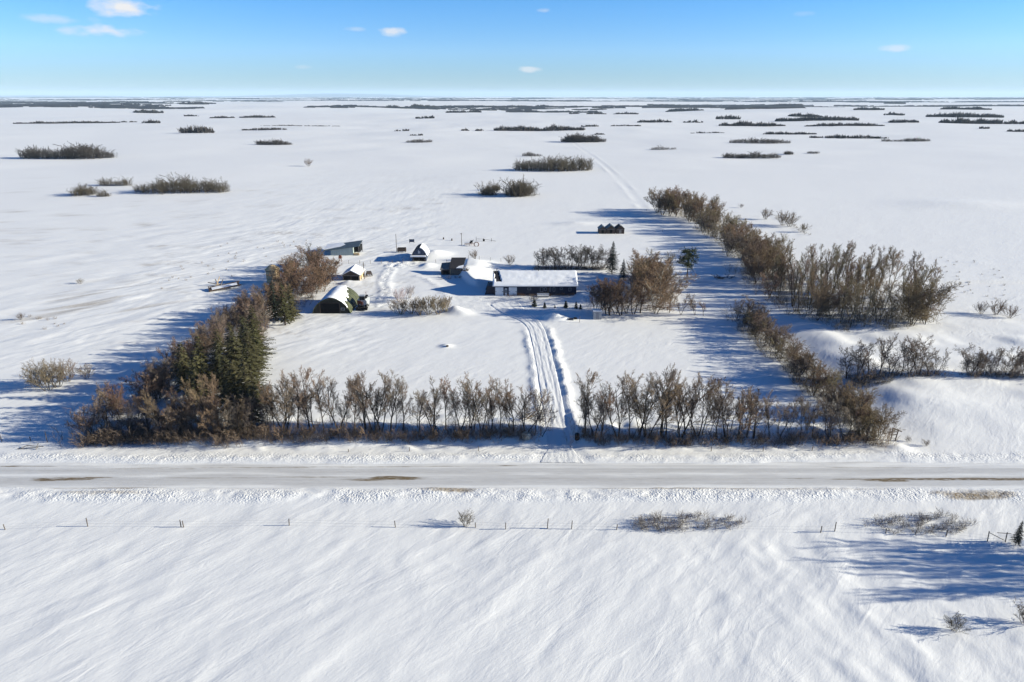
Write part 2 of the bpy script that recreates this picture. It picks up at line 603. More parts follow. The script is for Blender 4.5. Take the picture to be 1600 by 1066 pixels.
def snow_material():
    m, n, l, b = nodes_of('snow')

    def attr(a):
        x = n.new('ShaderNodeAttribute')
        x.attribute_name = a
        return x.outputs['Fac']

    def math_(op, a, bb, clamp=False):
        x = n.new('ShaderNodeMath')
        x.operation = op
        x.use_clamp = clamp
        for i, s in enumerate((a, bb)):
            if isinstance(s, (int, float)):
                x.inputs[i].default_value = s
            else:
                l.new(s, x.inputs[i])
        return x.outputs[0]

    def mix(f, a, c):
        x = n.new('ShaderNodeMix')
        x.data_type = 'RGBA'
        l.new(f, x.inputs[0])
        for i, s in ((6, a), (7, c)):
            if isinstance(s, tuple):
                x.inputs[i].default_value = (*s, 1)
            else:
                l.new(s, x.inputs[i])
        return x.outputs[2]

    def noise_(scale, detail, stretch=(1, 1, 1), rz=0, dist=0):
        t = n.new('ShaderNodeTexCoord')
        mp_ = n.new('ShaderNodeMapping')
        mp_.vector_type = 'TEXTURE'
        mp_.inputs['Scale'].default_value = tuple(1 / q for q in stretch)
        mp_.inputs['Rotation'].default_value = (0, 0, rz)
        z = n.new('ShaderNodeTexNoise')
        z.inputs['Scale'].default_value = scale
        z.inputs['Detail'].default_value = detail
        z.inputs['Distortion'].default_value = dist
        l.new(t.outputs['Object'], mp_.inputs[0])
        l.new(mp_.outputs[0], z.inputs['Vector'])
        return z.outputs['Fac']
    dirt, rough, packed = attr('dirt'), attr('rough'), attr('packed')
    big = noise_(.06, 6, (.5, 1.6, 1), R(48))
    wide = noise_(.006, 4, (.45, 1.3, 1), R(8))
    pale = mix(wide, (.74, .73, .72), (.845, .83, .80))
    base = mix(big, (.765, .755, .74), pale)
    base = mix(packed, base, (.74, .735, .73))
    gran = noise_(3.0, 5)
    dm = math_('MULTIPLY', dirt, math_('ADD', math_('MULTIPLY', gran, 1.6), .1), True)
    earth = mix(noise_(.9, 4), (.33, .25, .15), (.17, .12, .07))
    col = mix(dm, base, earth)
    l.new(col, b.inputs['Base Color'])
    b.inputs['Roughness'].default_value = .65
    b.inputs['Specular IOR Level'].default_value = .18
    # wind crust everywhere, clods where the plough has been
    crust = noise_(.42, 9, (.5, 1.5, 1), R(48), .9)
    clods = noise_(3.2, 5)
    h = math_('ADD', math_('ADD', math_('MULTIPLY', math_('MULTIPLY', crust, math_('POWER', noise_(.11, 4, (.6, 1.3, 1), R(40), .5), 1.6)), .21), math_('MULTIPLY', noise_(2.6, 6, (.6, 1.3, 1), R(50), .4), .022)), math_('MULTIPLY', math_('MULTIPLY', clods, rough), .30))
    bp = n.new('ShaderNodeBump')
    bp.inputs['Strength'].default_value = .9
    bp.inputs['Distance'].default_value = 1.0
    l.new(h, bp.inputs['Height'])
    l.new(bp.outputs[0], b.inputs['Normal'])
    return m


def road_material():
    m, n, l, b = nodes_of('packed_snow_road')
    t = n.new('ShaderNodeTexCoord')

    def nz(scale, stretch, detail=5):
        mp_ = n.new('ShaderNodeMapping')
        mp_.inputs['Scale'].default_value = stretch
        z = n.new('ShaderNodeTexNoise')
        z.inputs['Scale'].default_value = scale
        z.inputs['Detail'].default_value = detail
        l.new(t.outputs['Object'], mp_.inputs[0])
        l.new(mp_.outputs[0], z.inputs['Vector'])
        return z.outputs['Fac']

    def mix(f, a, c):
        x = n.new('ShaderNodeMix')
        x.data_type = 'RGBA'
        l.new(f, x.inputs[0])
        for i, s in ((6, a), (7, c)):
            if isinstance(s, tuple):
                x.inputs[i].default_value = (*s, 1)
            else:
                l.new(s, x.inputs[i])
        return x.outputs[2]

    def mr(s, a, b_, c=0, d=1):
        x = n.new('ShaderNodeMapRange')
        for i, v in enumerate((a, b_, c, d)):
            x.inputs[i + 1].default_value = v
        l.new(s, x.inputs[0])
        return x.outputs[0]
    at = n.new('ShaderNodeAttribute')
    at.attribute_name = 'dirt'
    streak = mr(nz(1.0, (.035, 1.5, 1)), .3, .7)
    fine = mr(nz(1.6, (.3, 3.0, 1)), .3, .7)
    base = mix(streak, (.56, .55, .54), (.47, .455, .44))
    base = mix(mr(fine, 0, 1, 0, .4), base, (.66, .655, .65))
    ed = n.new('ShaderNodeAttribute')
    ed.attribute_name = 'loose'
    em = n.new('ShaderNodeMath')
    em.operation = 'MULTIPLY'
    em.use_clamp = True
    l.new(ed.outputs['Fac'], em.inputs[0])
    l.new(mr(nz(.9, (.12, 1.6, 1)), .3, .65, .25, 1.4), em.inputs[1])
    base = mix(em.outputs[0], base, (.78, .77, .75))
    earth = mix(nz(1.5, (.6, 2, 1)), (.24, .18, .105), (.12, .09, .055))
    mu = n.new('ShaderNodeMath')
    mu.operation = 'MULTIPLY'
    mu.use_clamp = True
    l.new(at.outputs['Fac'], mu.inputs[0])
    l.new(mr(nz(2.2, (.5, 2.0, 1)), .25, .6, .3, 1.3), mu.inputs[1])
    l.new(mix(mu.outputs[0], base, earth), b.inputs['Base Color'])
    b.inputs['Roughness'].default_value = .6
    b.inputs['Specular IOR Level'].default_value = .2
    bp = n.new('ShaderNodeBump')
    bp.inputs['Strength'].default_value = .4
    bp.inputs['Distance'].default_value = .06
    l.new(fine, bp.inputs['Height'])
    l.new(bp.outputs[0], b.inputs['Normal'])
    return m


M_SNOW = snow_material()
M_ROAD = road_material()
M_ROOFSNOW = simple('roof_snow', SNOW, .65, .04, .6)
M_TWIG = by_object('twig', .9, .35)
M_BARK = by_object('bark', .95, .45)
M_NEEDLE = by_object('needle', .8, .55)
M_NAVY = simple('navy_siding', (.022, .026, .045), .6, .25, 2.0, stretch=(6, 6, .4))
M_WHITE = simple('white_paint', (.74, .76, .77), .5, .06)
M_DIM = simple('dim_trim', (.22, .225, .25), .6, .1)
M_SHINGLE = simple('dark_shingle', (.028, .026, .03), .85, .3, 5)
M_GLASS = simple('window_glass', (.03, .035, .045), .08, .1)
M_OLIVE = simple('olive_metal_roof', (.072, .078, .042), .6, .45, .9, stretch=(1, 3, 1))
M_OLIVEWALL = simple('olive_boards', (.034, .033, .026), .8, .3, 2.0, stretch=(5, 5, .5))
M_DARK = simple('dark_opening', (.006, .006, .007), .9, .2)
M_WOOD = simple('weathered_wood', (.17, .13, .10), .9, .35, 2.5, stretch=(5, 5, .5))
M_GREYWOOD = simple('grey_wood', (.20, .18, .165), .9, .3, 2.5, stretch=(5, 5, .5))
M_PALEWOOD = simple('pale_wood', (.46, .34, .20), .85, .25, 2.0, stretch=(4, 4, .5))
M_TIN = simple('grey_green_tin', (.30, .35, .34), .5, .12, 1.0, stretch=(6, 6, .3))
M_TEAL = simple('teal_grey_roof', (.09, .115, .125), .55, .2, 1.5)
M_BROWN = simple('brown_boards', (.075, .055, .045), .9, .3, 2.5, stretch=(5, 5, .5))
M_RUST = simple('rusty_metal', (.13, .045, .028), .8, .4, 3)
M_RED = simple('faded_red_paint', (.22, .045, .03), .6, .35, 3)
M_BLACK = simple('black_rubber', (.012, .012, .013), .7, .2)
M_STEEL = simple('grey_steel', (.33, .34, .35), .45, .2, 2)
M_POLE = simple('pole_wood', (.11, .09, .075), .9, .3, 3, stretch=(4, 4, .3))
M_STONE = simple('field_stone', (.42, .38, .31), .9, .3, 2)
M_BLUEPANEL = simple('slate_blue_board', (.06, .075, .11), .7, .2)

# ------------------------------------------------------------------ ground: one sheet to the horizon


def graded(lo, hi, step, out_lo, out_hi, grow):
    mid = list(np.arange(lo, hi + step * .5, step))
    a, s = mid[-1], step
    while a < out_hi:
        s *= grow
        a += s
        mid.append(a)
    a, s = lo, step
    pre = []
    while a > out_lo:
        s *= grow
        a -= s
        pre.append(a)
    return np.array(pre[::-1] + mid)


gx = graded(-105, 112, .5, -48000, 48000, 1.05)
gy1 = np.arange(47, 118, .30)
gy2 = np.arange(118, 262, .55)
gy3 = graded(262, 264, .6, 262, 48000, 1.035)
gy0 = graded(46, 46.7, .35, -6000, 46.7, 1.25)
gy = np.unique(np.concatenate([gy0[gy0 < 46.9], gy1, gy2, gy3[gy3 >= 262]]))
GX, GY = np.meshgrid(gx, gy)
gz, gd, gr, gp = land(GX.ravel(), GY.ravel(), True)
nx, ny = len(gx), len(gy)
GZ = gz.reshape(ny, nx)


def surf(x, y):
    """height of the built ground sheet"""
    x, y = np.asarray(x, float), np.asarray(y, float)
    i = np.clip(np.searchsorted(gx, x) - 1, 0, nx - 2)
    j = np.clip(np.searchsorted(gy, y) - 1, 0, ny - 2)
    fx, fy = (x - gx[i]) / (gx[i + 1] - gx[i]), (y - gy[j]) / (gy[j + 1] - gy[j])
    return (GZ[j, i] * (1 - fx) + GZ[j, i + 1] * fx) * (1 - fy) + (GZ[j + 1, i] * (1 - fx) + GZ[j + 1, i + 1] * fx) * fy


def zat(x, y):
    return float(surf(x, y))


idx = np.arange(nx * ny).reshape(ny, nx)
quads = np.stack([idx[:-1, :-1], idx[:-1, 1:], idx[1:, 1:], idx[1:, :-1]], -1).reshape(-1, 4)
me = mesh_from('snow_field', np.stack([GX.ravel(), GY.ravel(), gz], -1), [quads], M_SNOW)
for nm, arr in (('dirt', gd), ('rough', gr), ('packed', gp)):
    a = me.attributes.new(nm, 'FLOAT', 'POINT')
    a.data.foreach_set('value', np.clip(arr, 0, 1).astype(np.float32))
me.shade_smooth()
tag(link('snow_field', me), 'snow covered prairie with wind packed drifts reaching to the horizon', None, None, 'structure')

# ---- road
rx = graded(-120, 120, .5, -9000, 9000, 1.12)
ry = np.linspace(ROAD_Y0 - .9, ROAD_Y1 + .9, 62)
RX, RY = np.meshgrid(rx, ry)
x, y = RX.ravel(), RY.ravel()
tt = (y - ROAD_Y0) / (ROAD_Y1 - ROAD_Y0)
rz = ROAD_Z + .05 * (1 - (2 * tt - 1) ** 2) - .02 * np.exp(-((tt - .36) / .07) ** 2) - .02 * np.exp(-((tt - .66) / .07) ** 2)
rz += .012 * fbm(x / 5, y / .4, 3, 400)


def road_blot(u, v, ru, rv, st, seed):
    px, py = P(u, v, ROAD_Z)
    q = ((x - px) / ru) ** 2 + ((y - py) / rv) ** 2
    return st * np.clip(1.3 * (1 - q) + .75 * fbm(x / 3.5, y / .35, 3, seed), 0, 1) * (q < 1.8)


rd = np.zeros_like(x)
for i, b in enumerate([(100, 749, 5.0, .42, 1.0), (75, 751, 2.6, .40, .8), (150, 747, 3.2, .2, .7), (620, 747.5, 4.2, .5, 1.0), (570, 750, 5.0, .4, .55), (520, 746, 9.0, .18, .35),
                       (1385, 751, 3.6, .5, 1.0), (1450, 749, 10.0, .32, 1.0), (1560, 749, 12.0, .36, 1.0), (1650, 749, 8, .28, 1.0), (1330, 749, 5, .2, .7), (1260, 748, 6, .13, .35),
                       (12, 729, 2.6, .2, .9), (45, 729, 4, .12, .5), (380, 731, 16, .12, .4), (220, 733, 9, .12, .45), (560, 730, 12, .12, .5), (790, 728, 2, .14, .9), (690, 729, 10, .1, .4),
                       (1075, 765, 17, .24, 1.0), (950, 765, 9, .13, .8), (1200, 767, 12, .12, .5), (215, 763, 6, .2, .8), (130, 763, 9, .14, .4), (1400, 731, 14, .12, .4),
                       (330, 747, 8, .16, .35), (900, 748, 14, .1, .22), (1100, 748, 14, .1, .2)]):
    rd = np.maximum(rd, road_blot(*b, 420 + i))
nx2, ny2 = len(rx), len(ry)
idx = np.arange(nx2 * ny2).reshape(ny2, nx2)
quads = np.stack([idx[:-1, :-1], idx[:-1, 1:], idx[1:, 1:], idx[1:, :-1]], -1).reshape(-1, 4)
me = mesh_from('road', np.stack([x, y, rz], -1), [quads], M_ROAD)
a = me.attributes.new('dirt', 'FLOAT', 'POINT')
a.data.foreach_set('value', np.clip(rd * 1.35, 0, 1).astype(np.float32))
tw = .05 * fbm(x / 14, 0 * x, 3, 460)
loose = np.clip(np.exp(-((tt + tw) / .10) ** 2) + np.exp(-((tt - 1 + tw) / .12) ** 2) + .75 * np.exp(-((tt - .52 + tw) / .07) ** 2) + .45 * np.exp(-((tt - .82) / .05) ** 2), 0, 1)
a = me.attributes.new('loose', 'FLOAT', 'POINT')
a.data.foreach_set('value', loose.astype(np.float32))
me.shade_smooth()
tag(link('road', me), 'snow packed gravel road with brown bare patches crossing the picture', None, None, 'structure')

# ---- driveway ribbon with wheel ruts, lying in its trench
dl = np.array(smooth_line([DRIVE[i] for i in range(0, len(DRIVE), 2)], 10))
tg = np.gradient(dl, axis=0)
tg /= np.linalg.norm(tg, axis=1, keepdims=True)
nrm = np.stack([tg[:, 1], -tg[:, 0]], -1)
seglen = np.concatenate([[0], np.cumsum(np.linalg.norm(np.diff(dl, axis=0), axis=1))])
fr = seglen / seglen[-1]
wd = DRIVE_W + 1.6 * (1 - sstep(0, .09, fr)) ** 2 + 2.2 * sstep(.74, 1.0, fr) + .35
cs = np.linspace(-1, 1, 29)
pts = dl[:, None, :] + nrm[:, None, :] * (wd[:, None, None] * cs[None, :, None])
off = wd[:, None] * cs[None, :]
zz = (ROAD_Z + .02) * (1 - sstep(ROAD_Y1, ROAD_Y1 + 6, pts[:, :, 1]))
rut = -.035 * (np.exp(-((off - .85) / .22) ** 2) + np.exp(-((off + .85) / .22) ** 2)) + .018 * np.exp(-((off - 1.35) / .2) ** 2) + .018 * np.exp(-((off + .45) / .2) ** 2)
zz = zz + .03 + rut * sstep(.02, .16, fr)[:, None] - .22 * sstep(.86, 1.0, np.abs(cs))[None, :] + .03 * fbm(off / .35, np.repeat(seglen[:, None], 29, 1) / 3.0, 3, 500)
k0, k1 = len(dl), 29
idx = np.arange(k0 * k1).reshape(k0, k1)
quads = np.stack([idx[:-1, :-1], idx[:-1, 1:], idx[1:, 1:], idx[1:, :-1]], -1).reshape(-1, 4)
me = mesh_from('driveway', np.concatenate([pts.reshape(-1, 2), zz.reshape(-1, 1)], 1), [quads], M_SNOW)
a = me.attributes.new('packed', 'FLOAT', 'POINT')
a.data.foreach_set('value', np.full(k0 * k1, .6, np.float32))
a = me.attributes.new('rough', 'FLOAT', 'POINT')
a.data.foreach_set('value', np.full(k0 * k1, .18, np.float32))
me.shade_smooth()
tag(link('driveway', me), 'ploughed snowy driveway running from the road up to the house', None, None, 'structure')

# ---- low hills on the horizon
hx = np.linspace(-36000, 14000, 140)
prof = np.clip(60 + 75 * fbm(hx / 9000, 0 * hx, 3, 610) + 70 * np.exp(-((hx + 15000) / 9000) ** 2), 4, 400) * sstep(-36000, -30000, hx) * (1 - sstep(4000, 13000, hx))
V, Q = [], []
for yy, kf in ((36000, 0), (39000, .6), (41500, 1), (44000, 0)):
    V.append(np.stack([hx, np.full_like(hx, yy), prof * kf - 20], -1))
V = np.concatenate(V)
n = len(hx)
idx = np.arange(4 * n).reshape(4, n)
Q = np.stack([idx[:-1, :-1], idx[:-1, 1:], idx[1:, 1:], idx[1:, :-1]], -1).reshape(-1, 4)
me = mesh_from('hills', V, [Q], simple('wooded_hill', (.09, .10, .11), .95, .3, .001))
me.shade_smooth()
tag(link('hills', me), 'low blue hills far away along the horizon', None, None, 'structure')


# ------------------------------------------------------------------ bare trees
def rnd(a, b):
    return random.uniform(a, b)


def perp(d, ang):
    """direction at the angle ang from d, random azimuth"""
    a = Vector((random.gauss(0, 1), random.gauss(0, 1), random.gauss(0, 1)))
    a = (a - d * a.dot(d)).normalized()
    return (d * math.cos(ang) + a * math.sin(ang)).normalized()


def bare_tree(H, stems, tilt, counts, angles, ratios, tmin, radii, up, wig, trunk_levels, nseg=(7, 5, 4, 2, 1, 1)):
    segs = [[], []]
    maxl = len(counts)

    def grow(p, d, L, r, lvl):
        n = nseg[lvl]
        pts, dirs = [p], [d]
        for i in range(n):
            w = wig[min(lvl, len(wig) - 1)]
            d = (d + Vector((random.gauss(0, w), random.gauss(0, w), random.gauss(0, w * .6) + up[min(lvl, len(up) - 1)]))).normalized()
            p = p + d * (L / n)
            pts.append(p)
            dirs.append(d)
        rend = r * (.30 if lvl < 3 else .45)
        bucket = segs[0] if lvl < trunk_levels else segs[1]
        for i in range(n):
            r0 = r + (rend - r) * i / n
            r1 = r + (rend - r) * (i + 1) / n
            bucket.append((pts[i], pts[i + 1], r0, r1))
        if lvl >= maxl:
            return
        for k in range(counts[lvl]):
            t = tmin[lvl] + (1 - tmin[lvl]) * (k + rnd(.1, .9)) / counts[lvl]
            q = t * n
            i = min(n - 1, int(q))
            pp = pts[i].lerp(pts[i + 1], q - i)
            dd = perp(dirs[i + 1], R(rnd(*angles[lvl])))
            rr = max(radii[lvl + 1], (r + (rend - r) * t) * .55) if lvl + 1 < trunk_levels else radii[lvl + 1] * rnd(.8, 1.2)
            grow(pp, dd, L * ratios[lvl] * rnd(.7, 1.15) * (1 - .45 * t), rr, lvl + 1)
    for s in range(stems):
        a = 2 * math.pi * (s + rnd(0, .6)) / stems
        tl = R(rnd(*tilt))
        d = Vector((math.cos(a) * math.sin(tl), math.sin(a) * math.sin(tl), math.cos(tl)))
        o = Vector((math.cos(a), math.sin(a), 0)) * (.12 if stems > 1 else 0) * rnd(.5, 2)
        grow(o + Vector((0, 0, -.3)), d, (H * .86 + .3) * rnd(.85, 1.0), radii[0] * (1 if stems < 3 else .7) * rnd(.8, 1.15), 0)
    return segs


def seg_mesh(name, segs, mat, sides):
    A = np.array([[*s[0], *s[1], s[2], s[3]] for s in segs])
    V, Q = tubes(A[:, :3], A[:, 3:6], A[:, 6], A[:, 7], sides)
    me = mesh_from(name, V, [Q], mat)
    return me, A


def make_variants(kind, n):
    out = []
    for i in range(n):
        if kind == 'maple':       # spreading, often forked low: roadside row
            st = (1, 2, 1, 2, 3, 1)[i % 6]
            s = bare_tree(10, st, (0, 7) if st == 1 else (8, 18), (12 if st == 1 else 8, 8, 8, 6), ((20, 42), (22, 50), (25, 55), (20, 60)),
                          (.56, .50, .46, .60), (.24, .2, .12, .08), (.115, .038, .021, .0135, .0098), (.05, .11, .09, .06), (.09, .11, .11, .12), 2)
        elif kind == 'poplar':    # tall stems, narrow crown
            st = (1, 1, 2, 1)[i % 4]
            s = bare_tree(13.5, st, (0, 6) if st == 1 else (5, 12), (14 if st == 1 else 9, 8, 7, 5), ((24, 46), (25, 55), (25, 60), (20, 60)),
                          (.33, .52, .5, .6), (.26, .18, .12, .08), (.14, .048, .026, .016, .012), (.04, .14, .10, .06), (.07, .11, .12, .12), 2)
        elif kind == 'elm':       # dense rounded crowns of the shelterbelts
            st = (2, 3, 2, 4)[i % 4]
            s = bare_tree(8.5, st, (10, 24), (9, 8, 7, 6), ((28, 58), (25, 60), (25, 60), (20, 60)),
                          (.56, .54, .50, .60), (.14, .12, .1, .08), (.11, .045, .026, .0165, .012), (.03, .06, .05, .03), (.10, .14, .18, .2), 2)
        elif kind == 'shrub':
            s = bare_tree(4.0, 12, (6, 40), (6, 6, 5), ((15, 45), (20, 55), (20, 55)), (.5, .5, .6), (.22, .15, .08),
                          (.045, .022, .014, .010), (.06, .06, .05, .03), (.08, .12, .16, .2), 1)
        elif kind == 'willow':    # fountain of arching stems
            s = bare_tree(5.0, 13, (12, 58), (7, 6, 6), ((12, 38), (20, 50), (20, 55)), (.48, .5, .6), (.30, .15, .08),
                          (.075, .032, .016, .011), (.07, .06, .05, .03), (.07, .12, .16, .2), 1)
        tm, A = seg_mesh('trunk', s[0], M_BARK, 6 if kind in ('maple', 'poplar', 'elm') else 4)
        cm, B = seg_mesh('crown', s[1], M_TWIG, 3)
        h = max(A[:, 5].max(), B[:, 5].max())
        out.append((tm, cm, h))
    return out


VAR = {'maple': make_variants('maple', 8), 'poplar': make_variants('poplar', 5), 'elm': make_variants('elm', 6),
       'shrub': make_variants('shrub', 4), 'willow': make_variants('willow', 3)}
TW_GREY, TW_BROWN, TW_RED, TW_OLIVE = (.205, .158, .122), (.215, .148, .098), (.190, .122, .084), (.208, .160, .094)
BK_GREY, BK_DARK, BK_PALE = (.085, .070, .058), (.05, .042, .036), (.28, .245, .18)


def jit(c, a=.15):
    k = rnd(1 - a, 1 + a)
    return tuple(max(.004, x * k * rnd(.95, 1.05)) for x in c)


def plant(name, kind, x, y, H, label, cat, group=None, tw=TW_GREY, bk=BK_DARK, var=None, lean=3, wide=1.0):
    tm, cm, h = random.choice(VAR[kind]) if var is None else VAR[kind][var % len(VAR[kind])]
    k = H / h
    e = empty(name, (x, y, zat(x, y)), rnd(0, 6.28), label, cat, group)
    e.rotation_euler = (R(random.gauss(0, lean)), R(random.gauss(0, lean)), rnd(0, 6.28))
    e.scale = (k * wide, k * wide, k)
    link('trunk', tm, e, color=jit(bk))
    link('crown', cm, e, color=jit(tw))
    return e


# ------------------------------------------------------------------ spruces
def spruce_variant(H, bare, seed, droop, width, dens=1.0):
    rs = random.Random(seed)
    segs = [(Vector((0, 0, -.3)), Vector((0, 0, H * .5)), H * .017, H * .010), (Vector((0, 0, H * .5)), Vector((0, 0, H)), H * .010, .01)]
    T0, T1, T2 = [], [], []
    z = H * bare * .45
    while z < H * .99:
        f = (z - H * bare) / (H * (1 - bare))
        sparse = f < 0
        L = width * H * ((1 - max(f, 0)) ** .85) * (1 if f > .1 else .85) + .12
        nb = rs.randint(2, 3) if sparse else max(4, int(8 * dens * (1 - .4 * max(f, 0))))
        a0 = rs.uniform(0, 6.28)
        for b in range(nb):
            a = a0 + 2 * math.pi * b / nb + rs.uniform(-.35, .35)
            l = L * rs.uniform(.65, 1.12)
            d = Vector((math.cos(a), math.sin(a), 0))
            sidev = Vector((-math.sin(a), math.cos(a), 0))
            zz = z + rs.uniform(-.15, .15)
            dr = droop * rs.uniform(.7, 1.3)
            tip = d * l + Vector((0, 0, zz - dr * l * .55 + .10 * l))
            segs.append((Vector((0, 0, zz)), tip * .9 + Vector((0, 0, zz)) * .1, .02 + .006 * l, .008))
            if sparse and rs.random() < .55:
                continue
            n = max(4, int(l * 8))
            for i in range(n):
                t = (i + rs.random()) / n
                if t < .18:
                    continue
                c = Vector((0, 0, zz)) + d * (l * t) + Vector((0, 0, -dr * l * (t * .9 - .35 * t * t)))
                w = (.20 + .34 * (1 - t)) * min(1.0, .55 + l * .3)
                for sgn in (-1, 1):
                    o = sidev * sgn * w * rs.uniform(.6, 1.3) + d * w * rs.uniform(.2, .9) + Vector((0, 0, -w * rs.uniform(.0, .75)))
                    q = sidev * rs.uniform(-.09, .09) + Vector((0, 0, rs.uniform(.04, .13))) - d * rs.uniform(.02, .12)
                    T0.append(c + q * .6)
                    T1.append(c - q)
                    T2.append(c + o)
        z += H * .027 * rs.uniform(.7, 1.25) + .05
    T = np.concatenate([np.array([[*p] for p in X])[:, None, :] for X in (T0, T1, T2)], 1)
    cm = mesh_from('crown', T.reshape(-1, 3), [np.arange(len(T) * 3).reshape(-1, 3)], M_NEEDLE)
    A = np.array([[*s[0], *s[1], s[2], s[3]] for s in segs])
    V, Q = tubes(A[:, :3], A[:, 3:6], A[:, 6], A[:, 7], 5)
    return mesh_from('trunk', V, [Q], M_BARK), cm, H


SPR = [spruce_variant(12, .12, 1, .35, .27), spruce_variant(12, .18, 2, .45, .25), spruce_variant(12, .10, 3, .30, .29), spruce_variant(12, .25, 4, .5, .26)]
SPR_SMALL = [spruce_variant(2.6, .03, 8, .2, .33, .8), spruce_variant(2.2, .02, 9, .15, .38, .8)]
GREEN, DGREEN, OGREEN = (.052, .052, .022), (.024, .032, .022), (.062, .057, .026)


def spruce(x, y, H, label, group=None, tw=GREEN, var=None, name='spruce_tree', small=False, wide=1.0):
    tm, cm, h = (random.choice(SPR_SMALL) if small else random.choice(SPR)) if var is None else (SPR_SMALL if small else SPR)[var]
    k = H / h
    e = empty(name, (x, y, zat(x, y)), rnd(0, 6.28), label, 'spruce', group)
    e.scale = (k * wide, k * wide, k)
    link('trunk', tm, e, color=jit(BK_DARK))
    link('crown', cm, e, color=jit(tw, .2))
    return e


def P_in(poly, n, seed, mind=1.0):
    """random feet inside a polygon seen in the photograph"""
    rs = random.Random(seed)
    G = [P(u, v) for u, v in poly]
    xs, ys = [g[0] for g in G], [g[1] for g in G]
    out, tries = [], 0
    while len(out) < n and tries < n * 120:
        tries += 1
        x, y = rs.uniform(min(xs), max(xs)), rs.uniform(min(ys), max(ys))
        ins = False
        for i in range(len(G)):
            (x0, y0), (x1, y1) = G[i], G[i - 1]
            if (y0 > y) != (y1 > y) and x < (x1 - x0) * (y - y0) / (y1 - y0) + x0:
                ins = not ins
        if ins and all((x - a) ** 2 + (y - b) ** 2 > mind * mind for a, b in out):
            out.append((x, y))
    return out


def along(pts, n, width, seed):
    rs = random.Random(seed)
    G = [P(u, v) for u, v in pts]
    L = [math.hypot(b[0] - a[0], b[1] - a[1]) for a, b in zip(G[:-1], G[1:])]
    tot = sum(L)
    out = []
    for k in range(n):
        s = tot * (k + rs.uniform(.15, .85)) / n
        i = 0
        while i < len(L) - 1 and s > L[i]:
            s -= L[i]
            i += 1
        t = min(1, s / L[i])
        x = G[i][0] + (G[i + 1][0] - G[i][0]) * t
        y = G[i][1] + (G[i + 1][1] - G[i][1]) * t
        out.append((x + rs.uniform(-1, 1) * width / 2, y + rs.uniform(-1, 1) * width / 2))
    return out


ORD = ['first', 'second', 'third', 'fourth', 'fifth', 'sixth', 'seventh', 'eighth', 'ninth', 'tenth', 'eleventh', 'twelfth', 'thirteenth',
       'fourteenth', 'fifteenth', 'sixteenth', 'seventeenth', 'eighteenth', 'nineteenth', 'twentieth', 'twenty-first', 'twenty-second',
       'twenty-third', 'twenty-fourth', 'twenty-fifth', 'twenty-sixth', 'twenty-seventh', 'twenty-eighth', 'twenty-ninth', 'thirtieth']

# ---- roadside row, west of the driveway (counted from the driveway)
row_w = [(846, 684, 636), (835, 685, 614), (822, 682, 610), (802, 679, 600), (781, 676, 604), (769, 680, 612), (752, 677, 598), (740, 680, 600), (719, 677, 604), (697, 676, 602), (678, 680, 599), (656, 678, 612),
         (629, 676, 606), (611, 680, 600), (596, 676, 596), (585, 679, 592), (572, 676, 592), (554, 679, 594), (530, 676, 594), (507, 680, 592), (493, 677, 605),
         (485, 680, 586), (466, 676, 612), (447, 680, 590), (441, 677, 588), (420, 681, 612)]
for i, (u, vb, vt) in enumerate(row_w):
    x, y = P(u, vb)
    plant('bare_tree', 'maple', x, y, height_of(u, vb, vt) + .4, f'bare tree in the roadside row, {ORD[i]} counting west from the driveway gap', 'tree',
          'bare trees of the roadside row', TW_GREY if i % 3 else TW_BROWN, BK_DARK, var=i * 5 + 1, wide=rnd(1.0, 1.25))
# ---- roadside row, east of the driveway
row_e = [(914, 684, 594), (929, 685, 600), (939, 687, 612), (965, 688, 608), (984, 686, 600), (999, 684, 592), (1010, 687, 582), (1032, 686, 586), (1040, 684, 590), (1062, 688, 592),
         (1070, 685, 594), (1089, 688, 600), (1096, 685, 600), (1119, 690, 602), (1134, 687, 600), (1154, 690, 618), (1166, 688, 612), (1177, 690, 616), (1201, 691, 622),
         (1216, 688, 630), (1250, 692, 632), (1269, 690, 640), (1295, 690, 640), (1318, 694, 634), (1340, 692, 628)]
for i, (u, vb, vt) in enumerate(row_e):
    x, y = P(u, vb)
    plant('bare_tree', 'maple', x, y, height_of(u, vb, vt) + .4, f'bare tree in the roadside row, {ORD[i]} counting east from the driveway gap', 'tree',
          'bare trees of the roadside row', TW_GREY if i % 3 else TW_BROWN, BK_DARK, var=i * 7 + 2, wide=rnd(1.0, 1.25))
for i, (u, vb, vt) in enumerate([(1352, 694, 642), (1366, 690, 640), (1356, 684, 632), (1340, 680, 610)]):
    x, y = P(u, vb)
    plant('bare_tree', 'elm', x, y, height_of(u, vb, vt) + .3, ['dense rounded olive tree at the right end of the roadside row', 'outermost bushy olive tree where roadside row meets open field',
          'bushy tree just behind the right end of the roadside row', 'taller brown tree behind the corner of the roadside row'][i], 'tree', 'bare trees of the roadside row', TW_OLIVE, BK_DARK, wide=1.15)

for side, (ua, ub, n_) in (('west', (412, 830, 15)), ('east', (905, 1330, 15))):
    for i in range(n_):
        u = ua + (ub - ua) * (i + rnd(.2, .8)) / n_
        x, y = P(u, 674 if side == 'west' else 682)
        k_ = i + 1 if side == 'east' else n_ - i
        plant('bare_tree', 'maple', x, y + rnd(0, 1.5), rnd(6.2, 8.8) * (1 if side == 'west' or u < 1180 else .72), f'slim young bare tree behind the {side} roadside row, {ORD[k_ - 1]} from the driveway', 'tree',
              f'young trees behind the {side} roadside row', TW_BROWN if i % 2 else TW_GREY, BK_DARK, var=i * 3, wide=rnd(.8, 1.1))

